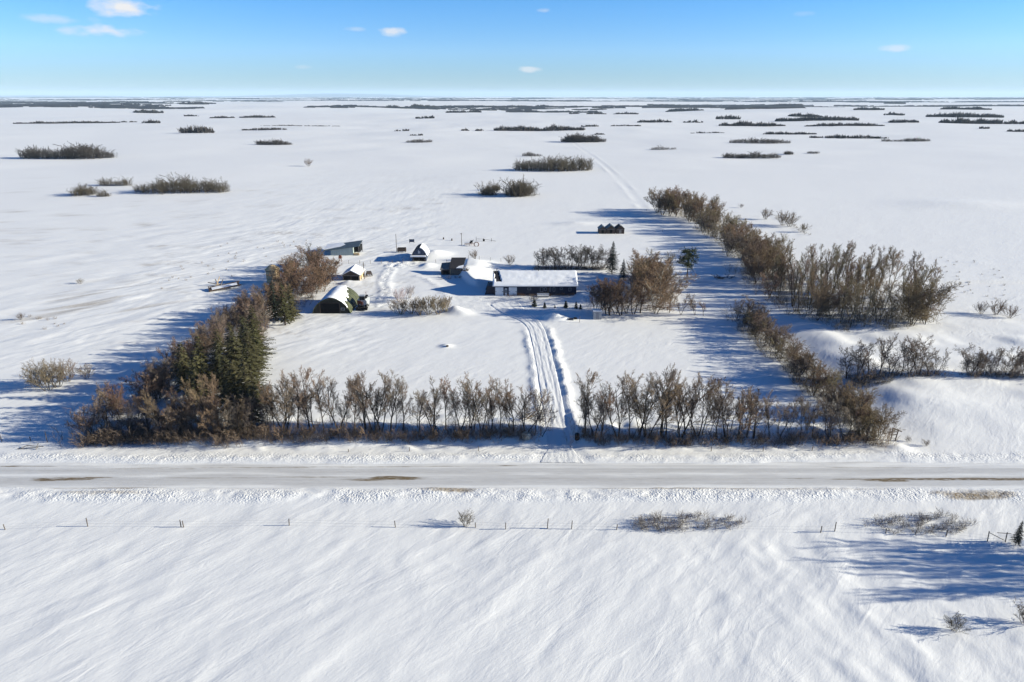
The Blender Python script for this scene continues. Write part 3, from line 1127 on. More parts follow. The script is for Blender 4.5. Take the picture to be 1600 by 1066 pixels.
# ---- dense corner at the left end of the roadside row
pts = along([(158, 688), (210, 688), (270, 688), (340, 688), (405, 686)], 28, 3.5, 3)
for i, (x, y) in enumerate(pts):
    f = i / 27
    h = 3.0 + 4.4 * min(1, f * 1.6) * rnd(.7, 1.1)
    plant('bare_tree', 'elm', x, y + .8, h, f'tangled brown bare tree of the left roadside corner thicket, {["outer end", "middle", "end below the spruces"][min(2, i // 10)]}', 'tree', f'thicket trees at the left roadside corner, {["outer end", "middle", "inner end"][min(2, i // 10)]}',
          random.choice([TW_GREY, TW_GREY, TW_BROWN]) if f > .3 else (.13, .105, .09), BK_DARK, wide=.9)
for i, (u, vb, vt) in enumerate([(262, 684, 608), (345, 676, 588), (322, 680, 598), (300, 676, 606), (232, 676, 612)]):
    x, y = P(u, vb)
    plant('bare_tree', 'maple', x, y, height_of(u, vb, vt) + .3, ['bare tree with pale rounded crown rising from left roadside thicket', 'tawny bare tree directly in front of the big spruces',
          'second tawny bare tree left of the spruce trunks', 'tawny bare tree at the left edge of the spruces', 'dark bare tree standing above the left corner thicket'][i], 'tree',
          'taller trees of the left corner thicket', TW_BROWN, BK_DARK, wide=1.0)
# ---- dark tree line behind the spruces
for i, (x, y) in enumerate(along([(400, 488), (350, 528), (300, 570), (250, 612), (195, 648), (150, 680)], 34, 4.0, 4)):
    plant('bare_tree', 'elm', x, y, rnd(5.2, 7.4), f'dark leafless tree west of the spruces, {["rear", "middle", "front"][i // 12]} part of the shaded line', 'tree', f'bare trees west of the spruces, {["rear", "middle", "front"][i // 12]}',
          random.choice([TW_GREY, TW_GREY, TW_RED]), BK_DARK)
# ---- spruces of the left belt
SPX = [(402, 556, 11.5, 2), (388, 570, 11.2, 0), (368, 578, 10.6, 1), (348, 588, 10.2, 2), (396, 594, 11.6, 1), (374, 606, 11.6, 3), (350, 612, 10.6, 0), (322, 612, 11.2, 2), (296, 624, 11.6, 1),
       (398, 630, 11.8, 2), (318, 640, 11.4, 3), (362, 640, 10.6, 1), (376, 662, 11.6, 3), (394, 668, 12.2, 0), (404, 582, 10.4, 3)]
SPL = ['rearmost spruce of the left belt with olive green crown', 'tall olive spruce near the rear of the left belt', 'spruce hemmed in near the rear left of the left belt', 'spruce on the shaded rear flank of the left belt',
       'broad spruce reaching over the snowy lawn at the belt edge', 'dark narrow spruce in the middle of the left belt', 'olive spruce in the middle left of the belt', 'lower spruce on the west flank of the left belt',
       'leftmost spruce of the belt with olive crown', 'spruce at lawn edge in the front half of the left belt', 'dark spruce just right of the leftmost spruce', 'spruce behind the tawny bare tree by the road',
       'slender spruce with bare lower trunk near the road', 'nearest spruce to the road, at the lawn corner', 'spruce with ragged branches at the lawn edge, rear half']
for (u, v, h, vr), lb in zip(SPX, SPL):
    x, y = P(u, v)
    spruce(x, y, h, lb, 'spruces of the left shelterbelt', random.choice([GREEN, OGREEN, OGREEN, (.045, .045, .022)]), vr, wide=rnd(1.25, 1.5))
for i, (u, v, h) in enumerate([(431, 500, 10.2), (446, 508, 11.0), (457, 500, 9.6)]):
    x, y = P(u, v)
    spruce(x, y, h, ['left spruce of the trio beside the arched barn', 'middle and nearest spruce of the trio beside the arched barn', 'right spruce of the trio, closest to the arched barn'][i],
           'three spruces west of the barn', [DGREEN, GREEN, OGREEN][i], i, wide=1.2)
for i, (x, y) in enumerate(P_in([(396, 548), (412, 520), (428, 492), (420, 478), (396, 492), (384, 530)], 9, 114, 1.8)):
    plant('bare_tree', 'elm', x, y, rnd(6.0, 7.6), 'brown bare tree filling the gap between the spruces and the barn grove', 'tree', 'bare trees between spruces and barn grove', random.choice([TW_BROWN, TW_GREY]), BK_DARK)
# ---- reddish trees behind the arched barn
for i, (x, y) in enumerate(P_in([(400, 486), (440, 490), (480, 480), (512, 456), (528, 432), (505, 412), (470, 418), (440, 440), (415, 462)], 34, 6, 1.8)):
    hh = rnd(6.4, 8.6)
    u_, v_ = px_of(x, y)
    if 405 < u_ < 446:
        hh = max(2.2, min(hh, height_of(u_, v_, 440)))
    gw = 'by the round bin' if u_ < 446 else ('in the middle' if u_ < 485 else 'nearest the barn')
    plant('bare_tree', 'elm', x, y, hh, f'reddish brown bare tree in the grove behind the arched barn, {gw}', 'tree', f'grove trees behind the arched barn, {gw}',
          random.choice([TW_RED, TW_BROWN, TW_BROWN, TW_RED]), BK_DARK, wide=1.15)
x, y = P(492, 424)
plant('bare_tree', 'maple', x, y, 9.2, 'grey round crowned bare tree standing highest in the barn grove', 'tree', 'grove trees behind the arched barn', (.14, .12, .10), BK_GREY, 1, wide=1.25)

# ---- yard: bush row by the barn
for i, (u, vb, h) in enumerate([(626, 491, 4.8), (644, 490, 4.4), (656, 492, 4.9), (670, 491, 5.2), (685, 491, 5.4), (697, 489, 4.2)]):
    x, y = P(u, vb)
    plant('willow_bush', 'willow', x, y, h, f'arching bare willow bush, {ORD[i]} from the left in the yard hedge beside the barn', 'bush', 'willow bushes in the yard', (.20, .16, .115), (.24, .20, .14), i, wide=1.25)
for (u, v, h, lb) in ((624, 472, 4.4, 'pale frosty bush behind the left end of the yard hedge'), (640, 466, 3.8, 'smaller pale frosty bush behind the middle of the yard hedge')):
    x, y = P(u, v)
    plant('willow_bush', 'willow', x, y, h, lb, 'bush', 'willow bushes in the yard', (.46, .43, .41), (.36, .33, .30))
for (u, v, h, lb) in [(797, 417, 3.6, 'round grey bush standing alone behind the house'), (742, 407, 3.6, 'thin pale bush behind the wooden shed'), (1066, 412, 3.0, 'low dark bush left of the open pine'),
                      (1046, 416, 4.6, 'dark bush between yard grove and open pine'), (833, 472, 2.2, 'tiny bare sapling in front of the house door'),
                      (76, 609, 6.0, 'large rounded bare bush alone in the left field'), (60, 603, 5.4, 'left half of the twin bush clump in the left field'), (90, 605, 5.8, 'right part of the twin bush clump in the left field'),
                      (106, 596, 4.6, 'upright bush just right of the left field clump'), (136, 591, 3.2, 'small dark bush in tree shade on left field'),
                      (1196, 343, 5.6, 'left bush of three beyond the right shelterbelt'), (1222, 352, 6.6, 'middle bush of three beyond the right shelterbelt'), (1233, 354, 6.6, 'broad dense bush beside the middle one beyond the right shelterbelt'),
                      (1256, 363, 4.0, 'right small bush of three beyond the right shelterbelt'), (1158, 325, 2.2, 'tiny bush beside far end of the right shelterbelt'),
                      (1532, 492, 3.4, 'small leaning bush in the open field, left of three'), (1556, 494, 4.4, 'bush in the open field at right, middle of three'), (1577, 500, 3.6, 'bush in the open field at right edge, last of three'),
                      (727, 822, 2.4, 'scrubby bush by the fence below the road'), (1491, 985, 2.2, 'slim bare bush alone in the lower right snow'), (1600, 975, 2.6, 'bare bush cut by the right edge of the picture'),
                      (126, 443, 1.8, 'tiny lone sapling in the left field'), (33, 500, 2.0, 'low grassy tuft in the left field'), (1418, 690, 1.0, 'small twiggy plant beside the broken gate'), (1447, 698, 1.2, 'small twiggy plant right of the broken gate'),
                      (482, 259, 6.5, 'lone round bush far out in the middle field')]:
    x, y = P(u, v)
    plant('bush', 'shrub', x, y, h, lb, 'bush', None, (.17, .135, .10) if v < 700 else (.12, .10, .08), BK_GREY, wide=1.25)

# ---- yard: row of trees behind the house
row_h = [(843, 421, 395), (853, 422, 390), (866, 421, 389), (882, 422, 388), (893, 420, 391), (903, 422, 388), (911, 422, 386), (922, 421, 390), (932, 421, 390), (941, 422, 389)]
for i, (u, vb, vt) in enumerate(row_h):
    x, y = P(u, vb)
    plant('bare_tree', 'elm' if i % 2 else 'maple', x, y, height_of(u, vb, vt) + .6, f'bare tree in the row behind the house, {ORD[i]} from the left', 'tree', 'bare trees behind the house', (.11, .09, .078), BK_DARK, i * 4 + 1, wide=1.35)
x, y = P(956, 431)
spruce(x, y, height_of(956, 431, 379), 'tall pointed dark spruce at the right end of the row behind house', None, DGREEN, 0, wide=.95)
x, y = P(973, 438)
spruce(x, y, height_of(973, 438, 407), 'short dark spruce against the brown yard grove', None, (.016, .022, .022), 2, wide=1.1)
# ---- yard grove right of the house
for i, (x, y) in enumerate(P_in([(990, 462), (1012, 468), (1040, 474), (1050, 455), (1034, 436), (1008, 428), (990, 440)], 22, 12, 1.6)):
    plant('bare_tree', 'elm', x, y, rnd(7.4, 9.4), 'brown bare tree in the back of the yard grove right of the house', 'tree', 'yard grove right of the house, back', random.choice([TW_BROWN, TW_RED, TW_OLIVE]), BK_DARK, wide=1.1)
for i, (u, vb, vt) in enumerate([(929, 490, 446), (938, 492, 442), (947, 491, 438), (953, 493, 440), (962, 491, 440), (971, 493, 438), (979, 490, 438), (990, 491, 436), (1000, 489, 436)]):
    x, y = P(u, vb)
    plant('bare_tree', 'elm' if i % 2 else 'maple', x, y, height_of(u, vb, vt - 3) + .3, f'thin bare tree, {ORD[i]} from the left along the front of the yard grove', 'tree', 'front trees of the yard grove', random.choice([TW_BROWN, TW_RED]), BK_DARK, i + 3, wide=1.35)
for i, (u, vb, vt, k, lb) in enumerate([(1024, 490, 412, 'elm', 'big spreading tree with pale forked trunk in the yard grove'), (1046, 489, 446, 'maple', 'slender tree beside the big forked tree of yard grove'),
                                        (1064, 492, 462, 'maple', 'small bare tree, first right of the yard grove'), (1086, 492, 460, 'maple', 'small leaning tree, second right of the yard grove'), (1099, 494, 470, 'maple', 'outermost small leaning tree right of the yard grove'),
                                        (1012, 468, 392, 'elm', 'tallest reddish tree at the rear of yard grove')]):
    x, y = P(u, vb)
    plant('bare_tree', k, x, y, height_of(u, vb, vt) + .3, lb, 'tree', None, TW_BROWN, BK_PALE if i in (0,) else BK_GREY, i + 1, lean=3 if i < 2 else 8, wide=1.2)

# ---- right shelterbelt, far part running away from the viewer
for i, (x, y) in enumerate(P_in([(1022, 335), (1062, 340), (1108, 372), (1148, 412), (1188, 452), (1238, 455), (1222, 425), (1180, 388), (1135, 356), (1095, 337), (1060, 326), (1030, 328)], 66, 13, 1.9)):
    fr_ = min(1, max(0, (y - 200) / 110))
    w = 'far end of the' if fr_ > .66 else ('middle of the' if fr_ > .25 else 'near end of the')
    plant('bare_tree', 'elm' if i % 3 else 'maple', x, y, rnd(8, 10.5) + 2.2 * (fr_ > .8), f'olive brown bare tree in the {w} long right shelterbelt', 'tree', f'trees in the {w} right shelterbelt',
          random.choice([TW_OLIVE, TW_BROWN, TW_OLIVE, TW_RED if fr_ > .8 else TW_GREY]), BK_GREY, wide=1.15)
for i, (x, y) in enumerate(P_in([(1152, 422), (1190, 462), (1238, 474), (1268, 440), (1205, 402), (1165, 396)], 14, 113, 2.0)):
    plant('bare_tree', 'elm' if i % 3 else 'maple', x, y, rnd(7.0, 9.5), 'brown bare tree linking the long right shelterbelt to the poplar stand', 'tree', 'trees between right shelterbelt and poplar stand', random.choice([TW_BROWN, TW_OLIVE, TW_RED]), BK_GREY, wide=1.15)
# ---- right stand of tall poplars
for i, (x, y) in enumerate(P_in([(1200, 456), (1225, 478), (1262, 500), (1310, 520), (1395, 520), (1462, 505), (1440, 470), (1395, 446), (1330, 434), (1262, 434)], 74, 14, 1.9)):
    front = y < P(800, 490)[1]
    pw = ('left third', 'middle', 'right third')[min(2, int((px_of(x, y)[0] - 1195) / 92))]
    plant('poplar_tree', 'poplar' if not (front and i % 3 == 0) else 'elm', x, y, rnd(11.0, 13.0) if not front else rnd(8.5, 11.5),
          (f'leafless poplar at the front edge of the dense right hand stand, {pw}' if front else f'tall leafless poplar deep in the dense right hand stand, {pw}'), 'tree', f'poplars of the dense stand, {pw}, ' + ('front' if front else 'back'),
          random.choice([TW_OLIVE, TW_BROWN, TW_GREY, TW_OLIVE]), random.choice([BK_PALE, BK_GREY, (.13, .115, .075)]))
for (u, vb, vt, lb) in [(1387, 421, 388, 'round brown tree showing above the back of the poplar stand'), (1444, 512, 434, 'wide fan shaped tree at the right end of the poplar stand'), (1424, 514, 424, 'second fan shaped tree at the right of the poplar stand')]:
    x, y = P(u, vb)
    plant('bare_tree', 'elm', x, y, height_of(u, vb, vt) + .3, lb, 'tree', None, TW_OLIVE, BK_GREY, 1, wide=.95)
# ---- middle line running down to the road corner
for i, (x, y) in enumerate(along([(1165, 500), (1190, 528), (1225, 560), (1262, 600), (1300, 632), (1335, 662), (1360, 684)], 36, 4.0, 15)):
    plant('bare_tree', 'elm', x, y, rnd(4.8, 6.8), ('brown tree in the upper half of the diagonal line from stand to road' if y > P(800, 590)[1] else 'olive brown tree in the lower half of the diagonal line to road'), 'tree',
          'trees of the diagonal line' + (', upper half' if y > P(800, 590)[1] else ', lower half'), random.choice([TW_BROWN, TW_GREY, TW_OLIVE]), BK_DARK, wide=1.1)
x, y = P(1162, 506)
plant('bare_tree', 'elm', x, y, 7.4, 'round tree at the upper start of the diagonal tree line', 'tree', None, TW_GREY, BK_DARK, 2, wide=1.25)
# ---- short rows on the snow bank at right
for i, u in enumerate([1322, 1338, 1352, 1372, 1388, 1404, 1418, 1432, 1448, 1460]):
    vb = 596 + (i % 3) * 2
    x, y = P(u, vb)
    plant('bare_tree', 'maple' if i % 2 else 'elm', x, y, height_of(u, vb, 548 - (i % 4) * 4 + 10 * (i > 7)), f'bare tree, {ORD[i]} from left in the short row above the snow bank', 'tree', 'short row above the snow bank', TW_GREY, BK_DARK, i, wide=1.1)
for i, u in enumerate([1512, 1524, 1538, 1552, 1568, 1582, 1598, 1616, 1634]):
    vb = 596 + (i % 3)
    x, y = P(u, vb)
    plant('bare_tree', 'maple' if i % 2 else 'elm', x, y, height_of(u, vb, 550 + (i % 3) * 5), f'bare tree, {ORD[i]} from left in the edge row by the right border', 'tree', 'edge row by the right border', TW_GREY, BK_DARK, i + 3, wide=1.1)
# ---- trees just past the right border whose long shadows lie on the lower field
for i, (x, y, h, k) in enumerate([(74, 71.5, 11, 'm'), (82, 70, 14, 'm'), (77, 67.6, 13, 'm'), (90, 68.5, 13, 's'), (84, 66, 14, 'm'), (92, 67, 14, 'm'), (78, 64.6, 13, 'm'), (72, 60.8, 5, 'm'), (88, 63.4, 13, 'm'), (73, 69, 9, 'm'), (80, 62.4, 11, 'm')]):
    if k == 'm':
        plant('bare_tree', 'maple', x, y, h, 'bare tree of the clump just past the lower right border', 'tree', 'clump past the lower right border', TW_GREY, BK_DARK, wide=.75)
    else:
        spruce(x, y, h, 'spruce of the clump just past the lower right border', 'clump past the lower right border')
x, y = P(1587, 852)
spruce(x, y, 3.6, 'small young spruce at the right border below the road', None, (.05, .045, .03), 0, wide=.9)

# ---- small spruces planted before the house
for i, (u, v, h, lb) in enumerate([(835, 479, 1.9, 'broad snow dusted little spruce, leftmost in front of the house'), (851, 481, 1.5, 'little spruce, second from left before the house'), (867, 481, .8, 'tiniest spruce of the row before the house'),
                                   (884, 481, 1.9, 'little spruce right of the tiniest one before the house'), (900, 482, 1.8, 'left one of the touching little spruces before the house'), (907, 483, 1.3, 'right one of the touching little spruces before the house')]):
    x, y = P(u, v)
    spruce(x, y, h, lb, 'little spruces in front of the house', DGREEN, i % 2, small=True, wide=1.0 if i else 1.5)

# ---- open umbrella-shaped pine in the yard
x, y = P(1073, 436)
pz = zat(x, y)
pe = empty('pine_tree', (x, y, pz), 0, 'open flat topped pine standing alone right of yard grove', 'pine')
H = height_of(1073, 436, 393)
segs = [(Vector((0, 0, -.3)), Vector((.15, 0, H * .55)), .2, .15), (Vector((.15, 0, H * .55)), Vector((0, 0, H * .97)), .15, .04)]
T = []
rs = random.Random(77)
for k in range(44):
    z0 = H * rs.uniform(.38, .97)
    a = rs.uniform(0, 6.28)
    L = rs.uniform(1.7, 3.7) * (1.1 - .9 * max(0, z0 / H - .6))
    tip = Vector((math.cos(a) * L, math.sin(a) * L, z0 + rs.uniform(-1.3, .5)))
    segs.append((Vector((.1, 0, z0)), tip, .06, .02))
    for j in range(34):
        c = Vector((.1, 0, z0)).lerp(tip, rs.uniform(.35, 1.1)) + Vector((rs.gauss(0, .45), rs.gauss(0, .45), rs.gauss(.05, .28)))
        a1 = Vector((rs.gauss(0, 1), rs.gauss(0, 1), rs.gauss(.4, 1))).normalized() * .45
        a2 = Vector((rs.gauss(0, 1), rs.gauss(0, 1), rs.gauss(0, 1))).normalized() * .2
        T.append([c + a2, c - a2, c + a1])
A = np.array([[*s[0], *s[1], s[2], s[3]] for s in segs])
V, Q = tubes(A[:, :3], A[:, 3:6], A[:, 6], A[:, 7], 5)
link('trunk', mesh_from('trunk', V, [Q], M_BARK), pe, color=BK_DARK)
T = np.array([[list(p) for p in t] for t in T])
link('crown', mesh_from('crown', T.reshape(-1, 3), [np.arange(len(T) * 3).reshape(-1, 3)], M_NEEDLE), pe, color=(.05, .058, .022))

# ------------------------------------------------------------------ undergrowth (uncountable): joined twig clumps
_us = [bare_tree(1.5, 7, (5, 48), (4, 3), ((20, 50), (20, 55)), (.6, .6), (.2, .1), (.024, .015, .012), (.03, .04, .03), (.1, .15, .2), 0, (2, 1, 1)) for _ in range(5)]
UND = [np.array([[*s[0], *s[1], s[2], s[3]] for s in u[1]]) for u in _us]


def brush(name, spots, label, col, h=(.7, 1.2), thick=1.0, mat=None):
    Vs, Qs, b = [], [], 0
    rs = random.Random(len(spots))
    xs = np.array([s[0] for s in spots])
    ys = np.array([s[1] for s in spots])
    zs = surf(xs, ys)
    for x, y, z in zip(xs, ys, zs):
        A = UND[rs.randrange(5)].copy()
        k, a = rs.uniform(*h), rs.uniform(0, 6.28)
        rot = np.array([[math.cos(a), -math.sin(a), 0], [math.sin(a), math.cos(a), 0], [0, 0, 1]])
        p0 = A[:, :3] @ rot.T * k + (x, y, z)
        p1 = A[:, 3:6] @ rot.T * k + (x, y, z)
        V, Q = tubes(p0, p1, A[:, 6] * thick, A[:, 7] * thick, 3)
        Vs.append(V)
        Qs.append(Q + b)
        b += len(V)
    o = link(name, mesh_from(name, np.concatenate(Vs), [np.concatenate(Qs)], mat or M_TWIG), color=col)
    return tag(o, label, None, None, 'stuff')


brush('undergrowth', along([(135, 692), (260, 691), (410, 691), (600, 690), (830, 689)], 230, 2.6, 31) + along([(140, 688), (410, 684)], 90, 4, 32), 'dark tangled brush along the foot of the roadside row, west half', (.12, .09, .068), (.8, 1.45))
brush('undergrowth', along([(905, 692), (1100, 695), (1375, 694)], 150, 2.4, 33), 'dark tangled brush along the foot of the roadside row, east half', (.115, .088, .068), (.65, 1.3))
brush('undergrowth', P_in([(1195, 462), (1240, 505), (1300, 524), (1400, 524), (1460, 508), (1430, 480), (1300, 470)], 130, 34, .8), 'brown brush under the poplar stand', (.12, .10, .065), (.9, 1.9), 1.3)
brush('undergrowth', along([(1155, 505), (1200, 545), (1262, 605), (1330, 662), (1370, 690)], 90, 5, 35), 'brush under the diagonal tree line', (.11, .09, .07), (.7, 1.5))
brush('undergrowth', along([(1318, 598), (1390, 602), (1468, 598)], 40, 2, 36) + along([(1505, 598), (1640, 599)], 40, 2, 37) + along([(1335, 608), (1385, 604)], 30, 3, 38), 'low brush along the top of the right snow bank', (.11, .095, .08), (.5, 1.0))
brush('undergrowth', along([(835, 424), (945, 424)], 60, 1.5, 39), 'dark hedge brush under the tree row behind the house', (.05, .042, .04), (.7, 1.1), 1.2)
brush('undergrowth', along([(395, 492), (350, 530), (290, 580), (220, 640), (150, 686)], 90, 5, 40) + P_in([(410, 488), (480, 482), (515, 440), (470, 425)], 50, 41, .8), 'brush under the trees of the left belt', (.09, .072, .058), (.7, 1.5))
brush('dry_weeds', P_in([(985, 822), (1005, 808), (1100, 806), (1165, 812), (1160, 826), (1060, 832), (990, 832)], 75, 42, .35), 'dry weeds poking through snow below the road, centre right', (.13, .11, .10), (.35, .75), .8)
brush('dry_weeds', P_in([(1350, 822), (1380, 808), (1470, 806), (1525, 818), (1500, 834), (1400, 836)], 60, 43, .35), 'dry weeds in tree shade below the road at right', (.11, .095, .09), (.35, .8), .8)
brush('dry_weeds', P_in([(210, 465), (340, 380), (560, 375), (480, 420), (330, 440)], 45, 44, 2) + P_in([(20, 505), (40, 495), (120, 500), (60, 520)], 10, 46, .6), 'sparse weeds in the windswept left field', (.20, .155, .11), (.25, .6), .8)
brush('dry_weeds', along([(790, 463), (850, 463), (900, 463)], 26, .8, 47), 'dead flower stems along the house front', (.12, .08, .06), (.4, .8), .8)
brush('dry_weeds', P_in([(1470, 400), (1560, 415), (1580, 470), (1490, 460), (1450, 430)], 30, 48, 2), 'scattered weed tufts in the right field', (.16, .14, .11), (.2, .45), .8)
brush('dry_weeds', along([(690, 436), (735, 434)], 8, 1.2, 49) + along([(1195, 330), (1265, 368)], 26, 3, 50), 'weed tufts by the old shed and fence line', (.13, .11, .09), (.4, .9), .9)


# young stems packed between the trees of the belts
_tk = [bare_tree(1.0, 4, (3, 26), (7, 5), ((25, 55), (25, 60)), (.42, .55), (.22, .12), (.012, .006, .0040), (.03, .10, .06), (.08, .14, .2), 0, (3, 1, 1)) for _ in range(6)]
TK = [np.array([[*q[0], *q[1], q[2], q[3]] for q in u[1]]) for u in _tk]


def thicket(spots, h0, h1, label, col, wide=1.3):
    rg = np.random.default_rng(len(spots) + 5)
    Vs, Qs, b = [], [], 0
    for x, y in spots:
        A = TK[rg.integers(6)]
        a, h = rg.uniform(0, 6.28), rg.uniform(h0, h1)
        rot = np.array([[math.cos(a), -math.sin(a), 0], [math.sin(a), math.cos(a), 0], [0, 0, 1]])
        k, o = np.array([h * wide, h * wide, h]), np.array([x, y, zat(x, y) - .1])
        V, Q = tubes(A[:, :3] @ rot.T * k + o, A[:, 3:6] @ rot.T * k + o, A[:, 6] * h, A[:, 7] * h, 3)
        Vs.append(V)
        Qs.append(Q + b)
        b += len(V)
    o = link('thicket', mesh_from('thicket', np.concatenate(Vs), [np.concatenate(Qs)], M_TWIG), color=col)
    return tag(o, label, None, None, 'stuff')


thicket(P_in([(1022, 335), (1062, 340), (1108, 372), (1148, 412), (1188, 452), (1238, 455), (1222, 425), (1180, 388), (1135, 356), (1095, 337), (1060, 326), (1030, 328)], 85, 61, .8), 3.5, 7.5, 'young stems packed between the trees of the long right shelterbelt', TW_OLIVE)
thicket(P_in([(1175, 450), (1225, 478), (1262, 500), (1310, 521), (1395, 521), (1462, 506), (1440, 470), (1395, 446), (1330, 434), (1230, 434)], 70, 62, .8), 3.0, 6.5, 'young growth filling the dense right hand stand', (.165, .135, .085))
thicket(P_in([(1135, 425), (1185, 468), (1245, 500), (1265, 470), (1200, 410)], 55, 73, .8), 1.6, 4.5, 'grey brush along the shaded flank of the right shelterbelt', TW_GREY)
thicket(along([(1160, 500), (1190, 528), (1225, 560), (1262, 600), (1300, 632), (1335, 662), (1368, 688)], 60, 6.5, 63), 2.5, 5.0, 'young growth filling the diagonal tree line', (.165, .128, .088))
thicket(along([(400, 486), (350, 528), (300, 572), (250, 612), (195, 650), (135, 688)], 75, 7, 64), 2.5, 5.5, 'young growth filling the tree line west of the spruces', (.15, .112, .085))
thicket(P_in([(392, 552), (412, 524), (432, 492), (400, 488), (384, 530)], 26, 74, .8), 2.0, 4.5, 'young growth between the spruces and the barn grove', TW_BROWN)
thicket(P_in([(400, 488), (440, 490), (480, 482), (512, 458), (526, 436), (500, 420), (470, 424), (445, 450)], 45, 65, .8), 2.2, 4.2, 'young growth under the grove behind the arched barn', TW_RED)
thicket(P_in([(925, 486), (1000, 490), (1048, 484), (1050, 450), (1000, 440), (970, 452), (930, 470)], 45, 66, .8), 3.0, 6.0, 'young growth filling the yard grove right of the house', TW_BROWN)
thicket(along([(140, 690), (405, 690)], 60, 4, 67), 2.0, 4.2, 'young growth filling the left roadside corner', (.165, .122, .09))
thicket(along([(410, 686), (835, 686)], 70, 3.0, 68), 1.6, 4.2, 'saplings and brush between the trunks of the west roadside row', TW_BROWN, 1.1)
thicket(along([(900, 690), (1375, 694)], 70, 3.0, 69), 1.5, 3.8, 'saplings and brush between the trunks of the east roadside row', TW_BROWN, 1.1)
thicket(along([(1318, 600), (1470, 600)], 22, 2.5, 70) + along([(1505, 599), (1640, 600)], 20, 2.5, 71), 1.8, 4.0, 'young growth in the short rows above the snow bank', TW_GREY, 1.2)
thicket(along([(838, 422), (946, 423)], 24, 2, 72), 2.0, 4.0, 'saplings between the trees behind the house', (.12, .095, .08), 1.2)

# ------------------------------------------------------------------ bluffs of bush out on the prairie
_bt = [bare_tree(1.0, 3, (3, 22), (6, 4), ((25, 55), (25, 60)), (.45, .55), (.25, .15), (.014, .007, .0048), (.03, .10, .06), (.08, .14, .2), 0, (3, 1, 1)) for _ in range(6)]
BT = [np.array([[*q[0], *q[1], q[2], q[3]] for q in u[1]]) for u in _bt]


def grove(u0, u1, vb, hp, depth, col, seed, name='bush_bluff'):
    """a bluff near enough for its stems to show"""
    rg = np.random.default_rng(seed + 1000)
    sc = px_scale(vb)
    (x0, y0), (x1, _) = P(u0, vb), P(u1, vb)
    H, W = hp * sc * .98, x1 - x0
    if W < 22:
        H *= 1.25
    n = int(np.clip(W * depth / 4.5, 16, 150)) + (25 if W < 22 else 0)
    Vs, Qs, b = [], [], 0
    for i in range(n):
        t, q = (i + rg.uniform(0, 1)) / n, rg.uniform(-1, 1)
        env = math.sqrt(max(.02, 1 - (2 * t - 1) ** 2))
        x, y = x0 + W * t, y0 + depth * .5 * (1 + q * env)
        h = H * (.5 + .5 * env) * rg.uniform(.65, 1.1) * (.92 + .36 * float(vnoise(t * 5.5, seed * 3.1, 7)))
        h = max(h, H * .25) * (1.35 if rg.uniform() < .10 else 1)
        A = BT[rg.integers(6)]
        a = rg.uniform(0, 6.28)
        rot = np.array([[math.cos(a), -math.sin(a), 0], [math.sin(a), math.cos(a), 0], [0, 0, 1]])
        wide = rg.uniform(1.0, 1.6)
        k = np.array([h * wide, h * wide, h])
        o = np.array([x, y, zat(x, y) - .1])
        V, Q = tubes(A[:, :3] @ rot.T * k + o, A[:, 3:6] @ rot.T * k + o, A[:, 6] * h * (1.5 + .5 * (vb < 255)), A[:, 7] * h * (1.5 + .7 * (vb < 255)), 3)
        Vs.append(V)
        Qs.append(Q + b)
        b += len(V)
    return link(name, mesh_from(name, np.concatenate(Vs), [np.concatenate(Qs)], M_TWIG), color=col)


def bluff(u0, u1, vb, hp, label, depth=None, dens=1.0, col=(.062, .052, .046), seed=0, taper=True, kindname='bush_bluff', vrise=0):
    rg = np.random.default_rng(seed + 1000)
    sc = px_scale(vb)
    x0, y0 = P(u0, vb)
    x1, _ = P(u1, vb - vrise)
    y1 = P(u1, vb - vrise)[1]
    H = hp * sc * 1.25
    W = x1 - x0
    depth = depth or min(max(10, .22 * W), 60)
    n = int(np.clip(abs(W) * depth / 9 * dens, 24, 520))
    t, q = rg.uniform(0, 1, n), rg.uniform(-1, 1, n)
    env = np.sqrt(np.clip(1 - (2 * t - 1) ** 2, 0, 1))
    xs = x0 + W * t + rg.normal(0, .5, n)
    ys = y0 + (y1 - y0) * t + depth * .5 * (1 + q * env)
    hh = H * (.35 + .65 * env ** .5) * (.66 + .40 * vnoise(xs / (W * .09 + 4), ys / 9, seed)) * rg.uniform(.65, 1.08, n)
    zs = surf(xs, ys)
    k = 6
    tri = []
    wpx = max(.5, .55 * sc)
    for j in range(k):
        bx, by = xs + rg.normal(0, 1.0, n), ys + rg.normal(0, 1.0, n)
        ax, ay = bx + rg.normal(0, .16, n) * hh, by + rg.normal(0, .16, n) * hh
        h = hh * rg.uniform(.45, 1.0, n)
        a = rg.uniform(0, math.pi, n)
        w = wpx * rg.uniform(.5, 1.2, n)
        wx, wy = np.cos(a) * w, np.sin(a) * w
        # a spindle: foot, two shoulders, tip
        m1 = np.stack([bx * .45 + ax * .55 - wx, by * .45 + ay * .55 - wy, zs + h * .55], -1)
        m2 = np.stack([bx * .45 + ax * .55 + wx, by * .45 + ay * .55 + wy, zs + h * .55], -1)
        tri.append(np.stack([np.stack([bx, by, zs - .4], -1), m2, np.stack([ax, ay, zs + h], -1), m1], 1))
    V = np.concatenate(tri).reshape(-1, 3)
    o = link(kindname, mesh_from(kindname, V, [np.arange(len(V)).reshape(-1, 4)], M_TWIG), color=col)
    return o


